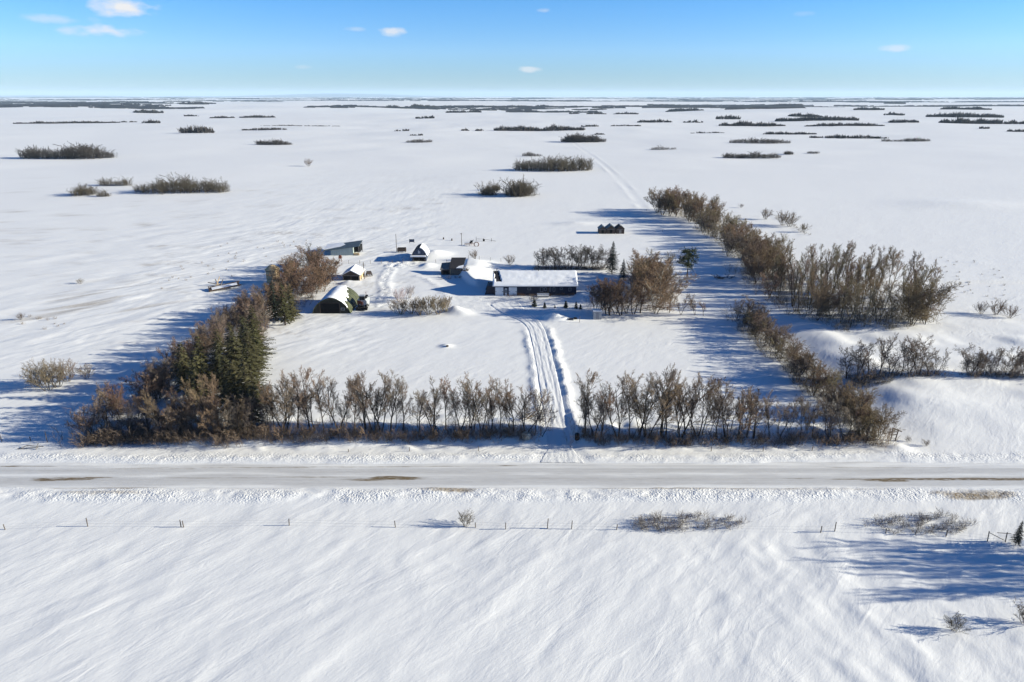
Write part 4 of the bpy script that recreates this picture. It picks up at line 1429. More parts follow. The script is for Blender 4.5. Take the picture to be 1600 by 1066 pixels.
BL = [  # u0 u1 v h label
    (22, 165, 247, 21, 'long grey bush bluff at far left with bare poplars above it', 26),
    (108, 136, 307, 17, 'round bush at the left end of the pothole ring', 14),
    (150, 198, 291, 10, 'sparse poplars at the back of the pothole ring', 8),
    (148, 167, 308, 7, 'small low bush in the mouth of the pothole ring', 5),
    (200, 343, 304, 23, 'long dense olive bluff at the right of the pothole ring', 22),
    (806, 924, 268, 24, 'bluff of bare poplars beside the trail in the middle field', 24),
    (752, 772, 306, 13, 'round bush at the left of the middle pothole', 7),
    (771, 779, 298, 8, 'tiny bush at the back of the middle pothole', 4),
    (790, 831, 308, 18, 'dense dark bush at the right of the middle pothole', 12),
    (816, 848, 243, 5, 'thin bush strip behind the trail bluff', 6),
    (275, 302, 207, 13, 'left lobe of the heart shaped bluff', 30), (300, 326, 207, 12, 'right lobe of the heart shaped bluff', 30),
    (398, 453, 226, 8, 'short bush row in the left middle distance', 14),
    (375, 446, 202, 4, 'low dark bush strip behind the left middle row', 14),
    (219, 248, 189, 7, 'dark compact bluff left of the heart shaped one', None), (184, 212, 187, 4, 'pale bush strip left of the dark compact bluff', None),
    (15, 182, 188, 4, 'long thin bush line in the far left distance', 20), (206, 252, 174, 5, 'far bluff above the dark compact one', None),
    (287, 308, 180, 5, 'small pointed bluff above the heart shaped one', None), (326, 364, 182, 4, 'grey bush line behind the heart shaped bluff, left piece', None),
    (372, 428, 182, 4.5, 'grey bush line behind the heart shaped bluff, right piece', None), (405, 530, 196, 2, 'fine hedge line across the far left fields', 8),
    (617, 638, 204, 4, 'small bush pair in the far middle, left', 10), (640, 660, 212, 4, 'small dark bush in the far middle', 10), (634, 674, 222, 5.5, 'curved bush strip in the far middle', 12),
    (721, 733, 203, 4, 'lone round bush left of the broad far bluff', 12), (744, 754, 203, 4, 'second lone round bush by the broad far bluff', 12),
    (650, 678, 184, 6, 'pointed bluff in the far middle distance', None), (697, 751, 172, 6, 'sloping dark bluff in the far middle distance', None),
    (773, 914, 203, 9, 'broad dark bluff ending the straight trail', 30), (909, 935, 197, 5, 'right tail of the broad dark bluff', None),
    (878, 946, 221, 11, 'dark bluff on the trail beyond the poplar bluff', 16), (930, 944, 210, 3, 'pair of little bushes beyond the trail bluff', 8),
    (956, 1002, 196, 4, 'flat dark bluff right of the trail', None), (998, 1050, 191, 6, 'flat dark bluff rising to the right of trail', None),
    (1017, 1058, 233, 5, 'broken row of small bushes right of the trail', 8), (1069, 1098, 191, 5, 'oval dark bluff near the right hills', None), (1080, 1132, 206, 3, 'low bush strip at right of centre', 10),
    (890, 906, 179, 3, 'tiny far bluff right of centre', None), (916, 948, 180, 3, 'thin far bluff right of centre', None), (960, 998, 180, 4, 'thin dark far bluff right of centre', None),
    (1144, 1240, 224, 7, 'ring shaped bluff in the right middle distance', 20), (1134, 1166, 247, 7, 'scattered bushes in the right field, left part', 10), (1158, 1222, 247, 10, 'scattered bushes in the right field, main part', 12),
    (1228, 1241, 242, 5, 'small dark bush right of the scattered bushes', 8), (1264, 1282, 241, 4, 'small dark bush farther right of the scattered bushes', 8),
    (1198, 1278, 208, 6, 'long low bluff behind the ring shaped bluff', 16), (1269, 1393, 214, 6, 'longer low bluff right of the ring shaped bluff', 16), (1383, 1458, 221, 6, 'open bluff with pale trees in the right field', 14),
    (1119, 1157, 186, 7, 'upper left bluff of the right hand cluster', None), (1128, 1230, 195, 8, 'dark tapering bluff of the right hand cluster', None),
    (1217, 1348, 189, 8, 'broadest dark bluff of the right hand cluster', None), (1234, 1287, 182, 6, 'bluff just behind the broadest dark bluff', None), (1261, 1384, 196, 6, 'pale poplar bluff in front of the broadest one', 20),
    (1391, 1438, 192, 6, 'solid oval bluff right of the broadest bluff', None), (1383, 1415, 179, 6, 'small dark bluff behind the solid oval one', None),
    (1475, 1573, 192, 9, 'dark bluff near the right border, front', None), (1455, 1577, 183, 8, 'dark bluff near the right border, behind', None), (1475, 1554, 174, 5, 'far dark bluff near the right border', None),
    (1574, 1625, 192, 7, 'bluff cut by the right border', None), (1534, 1548, 200, 5, 'lone bush before the right border bluffs', 12), (1580, 1625, 204, 6, 'brown bush line cut by the right border', 14),
    (1336, 1384, 174, 5, 'far flat bluff toward the right', None), (1203, 1257, 165, 5, 'thin far bluff toward the right', None), (1383, 1417, 161, 4, 'very far bluff toward the right', None),
    (1250, 1320, 158, 4, 'long very far bluff at right', None), (789, 834, 165, 3, 'thin far bluff over the middle field', None), (837, 868, 165, 4, 'second thin far bluff over the middle field', None),
    (1000, 1070, 164, 4, 'long far bluff right of centre', None), (1042, 1101, 170, 6, 'darker far bluff right of centre', None), (600, 626, 167, 5, 'far bluff left of centre', None), (640, 682, 166, 5, 'second far bluff left of centre', None),
    (278, 324, 164, 4, 'far bluff above the left fields', None), (925, 943, 166, 3, 'short far bluff at centre', None)]
for i, (u0, u1, v, h, lb, dp) in enumerate(BL):
    near_ = v > 255
    if v > 219 and dp:
        o = grove(u0, u1, v, h, dp, (.082, .068, .048) if near_ else (.058, .050, .045), i)
    else:
        o = bluff(u0, u1, v, h, lb, dp, 1.0, (.060, .052, .048), i)
    tag(o, lb, None, 'bush bluffs out on the prairie', 'stuff')

# ---- countless far clumps up to the horizon
rg = np.random.default_rng(71)
quv = []
for k in range(6500):
    dist = 3000 * (42000 / 3000) ** (rg.uniform(0, 1) ** .85)
    x0 = rg.uniform(-.85, .85) * dist
    if vnoise(x0 / (.30 * dist), 9 * math.log(dist), 5) + .5 * vnoise(x0 / (.06 * dist), 25 * math.log(dist), 6) < (.50 if dist < 5000 else (.18 if dist < 10000 else -.06)):
        continue
    W, D, H = rg.uniform(50, 260) * (1 + dist / 12000), rg.uniform(30, 120), rg.uniform(5, 10)
    n = 12
    xs, ys = x0 + rg.uniform(-.5, .5, n) * W, dist + rg.uniform(-.5, .5, n) * D
    zs = surf(xs, ys)
    w = W / n * rg.uniform(.8, 2.2, n)
    h = H * rg.uniform(.6, 1.1, n)
    for a in range(n):
        quv.append([(xs[a] - w[a], ys[a], zs[a] - 2), (xs[a] + w[a], ys[a] + rg.uniform(-8, 8), zs[a] - 2), (xs[a] + w[a] * .6, ys[a] + 4, zs[a] + h[a]), (xs[a] - w[a] * .7, ys[a] + 4, zs[a] + h[a] * rg.uniform(.6, 1))])
V = np.array(quv).reshape(-1, 3)
o = link('bushland', mesh_from('bushland', V, [np.arange(len(V)).reshape(-1, 4)], M_TWIG), color=(.055, .052, .055))
tag(o, 'countless dark bush patches in bands below the horizon', None, None, 'stuff')


# ------------------------------------------------------------------ buildings
def wall_window(parent, x0, x1, z0, z1, y, frame=None):
    """window in a wall that faces -y at depth y"""
    frame = frame or M_DIM
    w = MB()
    t = .09
    w.box(x0, x1, y - .06, y + .02, z1 - t, z1).box(x0, x1, y - .07, y + .02, z0, z0 + t)
    w.box(x0, x0 + t, y - .06, y + .02, z0 + t, z1 - t).box(x1 - t, x1, y - .06, y + .02, z0 + t, z1 - t)
    f = w.build('window', frame, parent)
    MB().box(x0 + t, x1 - t, y - .03, y + .01, z0 + t, z1 - t).build('pane', M_GLASS, f)
    return f


# ---- house
hx0, hy0 = P(772, 461.5)
s = px_scale(461)
house = empty('house', (hx0, hy0, 0), 0, 'long low navy house with snow covered roof and two white garage doors', 'house')
LW = 128 * s
WH, HD, RISE = 2.95, 11.6, 2.5


def hu(u):
    return (u - 772) * s


w = MB()
w.box(0, LW, 0, HD, -.4, WH)
w.build('wall', M_NAVY, house)
g = MB()
for xx in (0.02, LW - .22):
    g.poly([(xx, 0, WH), (xx, HD / 2, WH + RISE), (xx, HD, WH), (xx + .2, 0, WH), (xx + .2, HD / 2, WH + RISE), (xx + .2, HD, WH)],
           [(0, 2, 1), (3, 4, 5), (0, 1, 4, 3), (1, 2, 5, 4), (0, 3, 5, 2)])
g.build('gable', M_NAVY, house)
ov, th = .55, .16


def roof_slab(x0, x1, y0, y1, z0, rise, th, both=True):
    m = MB()
    ym = (y0 + y1) / 2
    m.poly([(x0, y0, z0), (x1, y0, z0), (x1, ym, z0 + rise), (x0, ym, z0 + rise), (x0, y0, z0 + th), (x1, y0, z0 + th), (x1, ym, z0 + rise + th), (x0, ym, z0 + rise + th)],
           [(0, 3, 2, 1), (4, 5, 6, 7), (0, 1, 5, 4), (1, 2, 6, 5), (3, 0, 4, 7)])
    if both:
        m.poly([(x0, y1, z0), (x1, y1, z0), (x1, ym, z0 + rise), (x0, ym, z0 + rise), (x0, y1, z0 + th), (x1, y1, z0 + th), (x1, ym, z0 + rise + th), (x0, ym, z0 + rise + th)],
               [(0, 1, 2, 3), (4, 7, 6, 5), (0, 4, 5, 1), (1, 5, 6, 2), (3, 7, 4, 0)])
    return m


sl = RISE / (HD / 2)
roof = roof_slab(-.35, LW + .35, -ov, HD + ov, WH - ov * sl + .02, RISE + ov * sl, th).build('roof', M_SHINGLE, house)
# snow blanket, with the bare patch at the left end of the front slope
nxs, nys = 150, 34
sx = np.linspace(-.38, LW + .42, nxs)
sy = np.linspace(-ov - .14, HD + ov + .1, nys)
SX, SY = np.meshgrid(sx, sy)
zroof = WH + RISE + th - np.abs(SY - HD / 2) * sl + .02
tck = .24 + .05 * fbm(SX / 2.2, SY / 1.1, 3, 900)
d_edge = np.minimum(np.minimum(SX - sx[0], sx[-1] - SX), np.minimum(SY - sy[0], sy[-1] - SY))
tck *= np.clip(.35 + d_edge / .5, 0, 1)
# bare: a leaf-shaped strip between ridge and eave near the left end
cx = hu(773.6) + (1 - np.clip((SY + ov) / (HD / 2 + ov), 0, 1)) * hu(779.5)
bare = (np.abs(SX - cx - .1 * vnoise(SX, SY, 3)) < .75 + .25 * vnoise(SX * 2, SY * 1.5, 4)) & (SY > .9) & (SY < HD / 2)
zs_ = np.where(bare, zroof - .12, zroof + tck)
ridge_smooth = np.exp(-((SY - HD / 2) / .5) ** 2) * .06
zs_ = zs_ - ridge_smooth
V = np.stack([SX.ravel(), SY.ravel(), zs_.ravel()], -1)
idx = np.arange(nxs * nys).reshape(nys, nxs)
Q = np.stack([idx[:-1, :-1], idx[:-1, 1:], idx[1:, 1:], idx[1:, :-1]], -1).reshape(-1, 4)
rim = np.concatenate([idx[0, :], idx[1:, -1], idx[-1, -2::-1], idx[-2:0:-1, 0]])
V2 = V[rim].copy()
V2[:, 2] = (WH + RISE + th - np.abs(V2[:, 1] - HD / 2) * sl) - .06
b = len(V)
m_ = len(rim)
Q2 = np.array([[rim[i], b + i, b + (i + 1) % m_, rim[(i + 1) % m_]] for i in range(m_)])
sm = mesh_from('snow_cover', np.concatenate([V, V2]), [Q, Q2], M_ROOFSNOW)
sm.shade_smooth()
link('snow_cover', sm, house)
for (u0, u1) in ((773.4, 786.8), (794.4, 807.8)):
    dd = MB().box(hu(u0) + .1, hu(u1) - .05, -.07, .03, -.05, 2.35).build('garage_door', M_WHITE, house)
    pn = MB()
    for k in range(4):
        for j in range(4):
            wdt = (hu(u1) - hu(u0) - .25) / 4
            pn.box(hu(u0) + .2 + j * wdt, hu(u0) + .2 + (j + .82) * wdt, -.095, -.05, .08 + k * .56, .54 + k * .56)
    pn.build('door_panels', M_WHITE, dd)
    hg = MB()
    for zq in (1.05,):
        hg.box(hu(u0) + .15, hu(u0) + .42, -.115, -.09, zq, zq + .14).box(hu(u1) - .40, hu(u1) - .13, -.115, -.09, zq, zq + .14)
    hg.build('door_hinges', M_NAVY, dd)
d1 = MB().box(hu(788.9), hu(792.2), -.06, .03, -.05, 1.95).build('side_door', M_WHITE, house)
MB().box(hu(789.5), hu(791.6), -.085, -.04, .7, 1.7).build('pane', M_GLASS, d1)
MB().box(hu(808.2), hu(808.9), -.05, .02, -.2, WH - .1).build('corner_board', M_NAVY, house)
for (u0, u1, z0, z1) in ((824, 829.5, 1.55, 2.2), (843.5, 848.5, 1.0, 2.35), (850.5, 853.5, 1.3, 2.3), (858.5, 860.5, 1.1, 2.3), (863.5, 867, 1.1, 2.3), (874.5, 878.5, 1.6, 2.25), (888, 892, 1.2, 2.2)):
    wall_window(house, hu(u0), hu(u1), z0, z1, 0)
d2 = MB().box(hu(855), hu(857.8), -.05, .03, .3, 2.3).build('front_door', M_BROWN, house)
fa = MB().box(-.36, LW + .36, -ov - .06, -ov - .01, WH - ov * sl - .06, WH - ov * sl + .17)
fa.build('fascia', M_NAVY, house)
# porch with pale lattice railing
px0, px1 = hu(838.5), hu(857)
dk = MB().box(px0, px1, -2.2, 0, .12, .3).build('porch', M_GREYWOOD, house)
rl = MB()
for k in range(9):
    xx = px0 + .05 + (px1 - px0 - .1) * k / 8
    rl.box(xx - .04, xx + .04, -2.2, -2.12, .3, 1.15)
rl.box(px0, px1, -2.21, -2.11, 1.1, 1.2).box(px0, px1, -2.2, -2.13, .62, .70)
for k in range(8):
    xa, xb = px0 + .05 + (px1 - px0 - .1) * k / 8, px0 + .05 + (px1 - px0 - .1) * (k + 1) / 8
    rl.beam((xa, -2.16, .35), (xb, -2.16, 1.1), .04, .05)
rl.build('railing', M_WHITE, dk)
MB().box(px0 + .1, px1 - .1, -2.05, -.1, .303, .42).build('snow_cover', M_ROOFSNOW, dk)
for u, y_, z_, hh_, nm in ((776, 5.0, WH + RISE - .2, .75, 'vent_pipe'), (842, 5.6, WH + RISE - .1, .5, 'vent_pipe'), (868, 6.2, WH + RISE - .3, .6, 'vent_pipe')):
    MB().bar((hu(u), y_, z_), (hu(u), y_, z_ + hh_ + .35), .09, 8).bar((hu(u), y_, z_ + hh_ + .35), (hu(u), y_, z_ + hh_ + .45), .15, 8).build(nm, M_BLACK, house)
# lean-to at the left end
ln = MB()
ln.poly([(-2.5, .9, -.3), (-.02, .9, -.3), (-.02, .9, 2.5), (-1.65, .9, 2.35), (-2.5, 5.5, -.3), (-.02, 5.5, -.3), (-.02, 5.5, 2.5), (-1.65, 5.5, 2.35)],
        [(0, 1, 2, 3), (7, 6, 5, 4), (0, 3, 7, 4), (3, 2, 6, 7), (0, 4, 5, 1), (1, 5, 6, 2)])
lo = ln.build('lean_to', M_NAVY, house)
MB().beam((-2.62, .8, -.2), (-1.7, .8, 2.5), .25, .18).beam((-2.62, 5.6, -.2), (-1.7, 5.6, 2.5), .25, .18).build('lean_to_trim', M_SHINGLE, lo)

# ---- arched barn
bx, by = P(518, 490)
barn = empty('arched_barn', (bx, by, zat(bx, by)), 0, 'arched olive barn with dark door opening and snow on its roof', 'barn')
BW, BH, BL_ = 4.85, 3.95, 12.5
arch = []
for k in range(25):
    t = -1 + 2 * k / 24
    arch.append((BW * t, BH * max(0, (1 - abs(t) ** 2.1)) ** .72 * .92 + .08 * BH * (1 - abs(t))))
MB().extrude([(x, z) for x, z in arch][::-1], .15, .35).build('front_wall', M_OLIVEWALL, barn)
MB().extrude([(x, z) for x, z in arch][::-1], BL_ - .3, BL_ - .1).build('back_wall', M_OLIVEWALL, barn)


def arch_shell(th0, th1, y0, y1, a0=0, a1=24):
    m = MB()
    ou = [(x * (1 + th1 / BW), z + th1 * (.35 + .65 * (z / BH))) for x, z in arch[a0:a1 + 1]]
    inn = [(x * (1 + th0 / BW), z + th0 * (.35 + .65 * (z / BH))) for x, z in arch[a0:a1 + 1]]
    n = len(ou)
    pts = [(x, y0, z) for x, z in ou] + [(x, y1, z) for x, z in ou] + [(x, y0, z) for x, z in inn] + [(x, y1, z) for x, z in inn]
    fs = []
    for i in range(n - 1):
        fs += [(i, i + 1, n + i + 1, n + i), (2 * n + i, 3 * n + i, 3 * n + i + 1, 2 * n + i + 1), (i, 2 * n + i, 2 * n + i + 1, i + 1), (n + i, n + i + 1, 3 * n + i + 1, 3 * n + i)]
    fs += [(0, n, 3 * n, 2 * n), (n - 1, 3 * n - 1, 4 * n - 1, 2 * n - 1)]
    return m.poly(pts, fs)


arch_shell(.0, .12, 0, BL_).build('roof', M_OLIVE, barn)
ribs_ = MB()
for k in range(11):
    yy = .05 + k * (BL_ - .2) / 10
    sh = arch_shell(.11, .17, yy, yy + .1)
    b_ = len(ribs_.v)
    ribs_.v += sh.v
    ribs_.f += [tuple(b_ + i for i in f) for f in sh.f]
ribs_.build('roof_ribs', M_OLIVE, barn)
# snow on the arch: thick on top, ragged lower edge on the sunny side
ns, nt = 46, 56
S, Tt = np.meshgrid(np.linspace(-.05, BL_ + .05, ns), np.linspace(-.93, .99, nt))
zz_ = BH * np.clip(1 - np.abs(Tt) ** 2.1, 0, 1) ** .72 * .92 + .08 * BH * (1 - np.abs(Tt))
edge = .62 + .18 * vnoise(S * .55, 0 * S, 5) + .13 * vnoise(S * 1.9, Tt * 3, 6) - .24 * sstep(5, 11, S) + .30 * (1 - sstep(.2, 2.2, S))
tk = np.where(Tt > edge, -.3, .16 + .06 * vnoise(S, Tt * 4, 7))
tk = np.where(Tt < -.55, tk * .75, tk)
V = np.stack([(Tt * (BW + .17)).ravel(), S.ravel(), (zz_ + .14 + tk * (.4 + .6 * zz_ / BH)).ravel()], -1)
idx = np.arange(ns * nt).reshape(nt, ns)
Q = np.stack([idx[:-1, :-1], idx[:-1, 1:], idx[1:, 1:], idx[1:, :-1]], -1).reshape(-1, 4)
keep = ~(tk.ravel()[Q] < -.2).all(axis=1)
sm = mesh_from('snow_cover', V, [Q[keep][:, ::-1]], M_ROOFSNOW)
sm.shade_smooth()
link('snow_cover', sm, barn)
sb = (531 - 501.6) * px_scale(490)
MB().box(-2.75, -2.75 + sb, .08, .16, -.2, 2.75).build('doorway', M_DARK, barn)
MB().box(-2.95, -2.75, .04, .15, -.2, 2.75).box(-2.75 + sb, -2.55 + sb, .04, .15, -.2, 2.75).box(-2.95, -2.55 + sb, .03, .15, 2.751, 2.9).build('door_frame', M_BROWN, barn)
wall_window(barn, 2.5, 3.5, .9, 1.5, .14, M_STEEL)

# ---- old combine harvester beside the barn
cx_, cy_ = P(566, 484)
cb = empty('combine_harvester', (cx_, cy_, zat(cx_, cy_)), R(0), 'old grey and red combine parked against the barn wall', 'combine')
MB().extrude([(-1.1, .75), (1.15, .75), (1.25, 2.3), (.85, 2.75), (-1.0, 2.75), (-1.2, 2.2)], .4, 4.4).build('body', M_STEEL, cb)
MB().box(-1.26, -.3, .25, 3.2, 1.5, 2.5).box(-.3, .2, .2, .38, 1.3, 2.2).build('side_panel', M_RUST, cb)
MB().box(-.55, .75, .0, 1.3, 2.76, 3.75).build('cab', M_BLACK, cb)
MB().box(-.65, .85, -.1, 1.4, 3.76, 3.86).build('cab_roof', M_STEEL, cb)
MB().box(.0, 1.05, 1.5, 3.6, 2.76, 3.2).build('grain_tank', M_BLACK, cb)
MB().bar((.9, 2.2, 2.9), (2.6, 2.8, 3.3), .13, 8).build('unloading_auger', M_STEEL, cb)
MB().bar((.5, 3.6, 3.2), (.5, 3.6, 4.0), .07, 8).build('exhaust_pipe', M_RUST, cb)
MB().extrude([(-1.5, .25), (1.5, .25), (1.5, .9), (-1.5, .9)], -1.0, -.2).box(-.5, .5, -.2, .45, .5, 1.2).build('header', M_BLACK, cb)


def wheel(parent, x, y, r, w_):
    m = MB()
    n = 18
    prof = [(r * .55, -w_ / 2), (r * .92, -w_ / 2), (r, -w_ * .3), (r, w_ * .3), (r * .92, w_ / 2), (r * .55, w_ / 2), (r * .55, -w_ / 2)]
    for i in range(n):
        a = 2 * math.pi * i / n
        for q, off_ in prof:
            m.v.append((x + off_, y + q * math.cos(a), r + q * math.sin(a)))
    k = len(prof)
    for i in range(n):
        j = (i + 1) % n
        for q in range(k - 1):
            m.f.append((i * k + q, j * k + q, j * k + q + 1, i * k + q + 1))
    t = m.build('wheel', M_BLACK, parent)
    MB().bar((x - w_ * .3, y, r), (x + w_ * .3, y, r), r * .56, 16).build('rim', M_STEEL, t)


for (xx, yy, rr, ww) in ((-1.0, .9, .8, .55), (1.0, .9, .8, .55), (-.85, 3.9, .45, .35), (.85, 3.9, .45, .35)):
    wheel(cb, xx, yy, rr, ww)
MB().box(-.9, .8, 1.5, 4.2, 2.755, 2.95).build('snow_cover', M_ROOFSNOW, cb)


def gable_shed(name, x, y, W, L, wallh, rise, mats, label, cat='shed', snow=(True, True), group=None, ov=.25, rz=0, z=None):
    """gable end faces the viewer; returns the root"""
    e = empty(name, (x, y, zat(x, y) - .1 if z is None else z), rz, label, cat, group)
    h = W / 2
    MB().extrude([(-h, -.3), (h, -.3), (h, wallh), (0, wallh + rise), (-h, wallh)], 0, L).build('wall', mats[0], e)
    k = rise / h
    for sgn in (-1, 1):
        prof = [(0, wallh + rise + .02), (sgn * (h + ov), wallh - ov * k + .02), (sgn * (h + ov), wallh - ov * k + .12), (0, wallh + rise + .13)]
        if sgn < 0:
            prof = prof[::-1]
        MB().extrude(prof, -ov, L + ov).build('roof', mats[1], e)
        if snow[0 if sgn < 0 else 1]:
            prof = [(0, wallh + rise + .135), (sgn * (h + ov + .03), wallh - ov * k + .125), (sgn * (h + ov + .04), wallh - ov * k + .28), (sgn * h * .5, wallh + rise * .5 + .40), (0, wallh + rise + .36)]
            if sgn < 0:
                prof = prof[::-1]
            MB().extrude(prof, -ov - .04, L + ov + .04).build('snow_cover', M_ROOFSNOW, e)
    return e


# ---- small workshop behind the arched barn
wx, wy = P(549, 438.5)
ws = gable_shed('workshop', wx, wy, 5.2, 7.0, 1.75, 1.35, (M_BROWN, M_SHINGLE), 'small gabled workshop with snowy roof and pale sunlit side behind arched barn')
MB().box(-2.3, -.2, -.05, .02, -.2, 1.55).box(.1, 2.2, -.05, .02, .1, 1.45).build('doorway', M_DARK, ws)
MB().box(-2.58, 2.58, -.03, -.004, 1.5, 1.72).box(-2.6, -2.35, -.04, -.005, -.3, 1.5).box(2.25, 2.6, -.04, -.005, -.3, 1.5).build('front_boards', M_GREYWOOD, ws)
MB().box(2.602, 2.65, .0, 7.0, -.3, 1.6).build('sunlit_tone_boards', M_PALEWOOD, ws)  # tan boards, paler than the front: sunlit tone put into the colour
MB().box(2.652, 2.70, 1.2, 2.2, -.2, 1.5).build('side_door', M_BROWN, ws)
x, y = P(569.5, 436)
po = empty('utility_pole', (x, y, zat(x, y)), 0, 'short pole with crossarm beside the gabled workshop', 'pole')
MB().bar((0, 0, -.4), (0, 0, 5.2), .11, 8).build('pole', M_POLE, po)
MB().box(-.7, .7, -.05, .05, 4.3, 4.42).build('crossarm', M_POLE, po)
x, y = P(577, 431)
wg = empty('farm_wagon', (x, y, zat(x, y)), .3, 'small dark farm wagon at the right side of the workshop', 'wagon')
MB().box(-.7, .7, -1.2, 1.2, .75, 1.25).build('box', M_BROWN, wg)
MB().beam((0, -1.2, .7), (0, -2.6, .4), .1, .1).build('drawbar', M_RUST, wg)
for xx in (-.8, .8):
    for yy in (-.8, .8):
        wheel(wg, xx, yy, .4, .2)

# ---- long tin shed at the back
tx, ty = P(517, 399.5)
s4 = px_scale(399)
ts = empty('tin_shed', (tx, ty, zat(tx, ty) - .2), 0, 'long grey green tin shed with open dark end, far back left', 'shed')
Lt = 35 * s4
MB().poly([(0, 0, -.3), (Lt, 0, -.3), (Lt, 0, 3.2), (0, 0, 2.1), (0, 6, -.3), (Lt, 6, -.3), (Lt, 6, 3.9), (0, 6, 2.8)],
          [(0, 1, 2, 3), (7, 6, 5, 4), (0, 3, 7, 4), (1, 5, 6, 2), (3, 2, 6, 7)]).build('wall', M_TIN, ts)
MB().poly([(-2.6, -.3, 1.75), (Lt + 2.3, -.3, 3.47), (Lt + 2.3, 6.3, 4.25), (-2.6, 6.3, 2.5), (-2.6, -.3, 1.9), (Lt + 2.3, -.3, 3.62), (Lt + 2.3, 6.3, 4.4), (-2.6, 6.3, 2.65)],
          [(0, 3, 2, 1), (4, 5, 6, 7), (0, 1, 5, 4), (1, 2, 6, 5), (2, 3, 7, 6), (3, 0, 4, 7)]).build('roof', M_TEAL, ts)
MB().poly([(-2.6, .9, 2.05), (5.2, 2.6, 3.1), (3.0, 6.32, 3.35), (-2.6, 6.32, 2.66), (-2.6, .9, 2.25), (5.2, 2.6, 3.22), (3.0, 6.32, 3.6), (-2.6, 6.32, 2.95)],
          [(0, 3, 2, 1), (4, 5, 6, 7), (0, 1, 5, 4), (1, 2, 6, 5), (2, 3, 7, 6), (3, 0, 4, 7)]).build('snow_cover', M_ROOFSNOW, ts)
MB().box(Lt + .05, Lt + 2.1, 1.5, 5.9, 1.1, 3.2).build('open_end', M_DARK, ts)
MB().box(Lt + 2.0, Lt + 2.15, .0, .15, -.3, 3.5).box(Lt + 2.0, Lt + 2.15, 5.8, 5.95, -.3, 3.9).build('corner_post', M_GREYWOOD, ts)
MB().box(Lt + .1, Lt + 1.9, .2, 1.4, -.3, .9).build('hay_bale', M_PALEWOOD, ts)

# ---- wooden bin with a cone roof
x, y = P(428, 441)
si = empty('wooden_grain_bin', (x, y, zat(x, y) - .2), R(11), 'round pale wooden grain bin with cone roof above the left trees', 'grain bin')
hb = height_of(428, 441, 419)
n8 = 12
r8 = 2.0
m = MB()
m.lathe([(r8, 0), (r8 * 1.02, hb * .5), (r8, hb)], n8)
m.build('wall', M_PALEWOOD, si)
bd = MB()
for zz0 in (.12, .38, .64, .9):
    bd.lathe([(r8 * 1.03, hb * zz0), (r8 * 1.05, hb * zz0 + .02), (r8 * 1.05, hb * zz0 + .1), (r8 * 1.03, hb * zz0 + .12)], n8)
bd.build('hoop', M_RUST, si)
MB().lathe([(r8 * 1.10, hb - .05), (r8 * 1.1, hb + .03), (r8 * .45, hb + 1.15), (.02, hb + 1.45)], n8).build('roof', M_PALEWOOD, si)

# ---- snowy little hut behind the trees
x, y = P(459, 418)
gable_shed('hut', x, y, 3.4, 3.0, 1.2, .8, (M_STEEL, M_SHINGLE), 'tiny snow roofed hut behind the barn grove', 'hut')

# ---- rusty tank on legs
x, y = P(532, 409)
rt = empty('fuel_tank', (x, y, zat(x, y)), .2, 'rusty drum tank on a stand left of the back fence', 'tank')
MB().bar((0, -.6, 1.75), (0, .6, 1.75), .55, 14).build('drum', M_RUST, rt)
for xx in (-.45, .45):
    for yy in (-.5, .5):
        MB().bar((xx, yy, -.2), (xx * .8, yy, 1.4), .05, 6).build('leg', M_RUST, rt)
x, y = P(526, 412)
MB().box(-.7, .7, -.5, .5, -.1, .5).box(-.4, .4, -.4, .4, .5, .75).build('scrap_pile', M_BLACK, None, loc=(x, y, zat(x, y)))
tag(bpy.data.objects['scrap_pile'], 'low dark scrap pile beside the rusty tank', 'scrap')

# ---- wrecked hay rack in the shade, left field
x, y = P(352, 452)
hr = empty('hay_rack', (x, y, zat(x, y)), R(28), 'collapsed wooden hay rack with snowy deck lying in left field', 'hay rack')
MB().poly([(-4.2, -1.3, .2), (4.0, -1.1, .75), (4.0, 1.3, 1.2), (-4.2, 1.2, .45), (-4.2, -1.3, .32), (4.0, -1.1, .87), (4.0, 1.3, 1.32), (-4.2, 1.2, .57)],
          [(0, 3, 2, 1), (4, 5, 6, 7), (0, 1, 5, 4), (1, 2, 6, 5), (2, 3, 7, 6), (3, 0, 4, 7)]).build('deck', M_BROWN, hr)
MB().poly([(-3.6, -.9, .36), (3.4, -.7, .86), (3.4, 1.0, 1.22), (-3.6, 1.0, .56), (-3.6, -.9, .5), (3.4, -.7, 1.0), (3.4, 1.0, 1.36), (-3.6, 1.0, .72)],
          [(0, 3, 2, 1), (4, 5, 6, 7), (0, 1, 5, 4), (1, 2, 6, 5), (2, 3, 7, 6), (3, 0, 4, 7)]).build('snow_cover', M_ROOFSNOW, hr)
for p, q in (((-4.3, -1.4, .3), (4.4, -1.3, 1.1)), ((-4.2, 1.3, .5), (4.3, 1.4, 1.5)), ((-4.4, -1.5, .1), (-4.3, 1.5, .9))):
    MB().beam(p, q, .22, .35).build('rail', M_BROWN, hr)
x, y = P(338, 446)
br = empty('timber_stack', (x, y, zat(x, y)), 0, 'broken upright timbers left of the collapsed hay rack', 'timber')
for p, q, mt in (((-2.4, 0, .9), (1.2, .5, .1), M_BROWN), ((.2, -.3, 0), (1.2, .4, 2.6), M_PALEWOOD), ((.6, .4, 0), (-.2, .2, 1.9), M_PALEWOOD), ((-1.6, -1.2, .05), (2.2, -.8, .2), M_BROWN), ((.9, 1, 0), (2.0, .6, 1.7), M_GREYWOOD)):
    MB().beam(p, q, .16, .2).build('beam', mt, br)

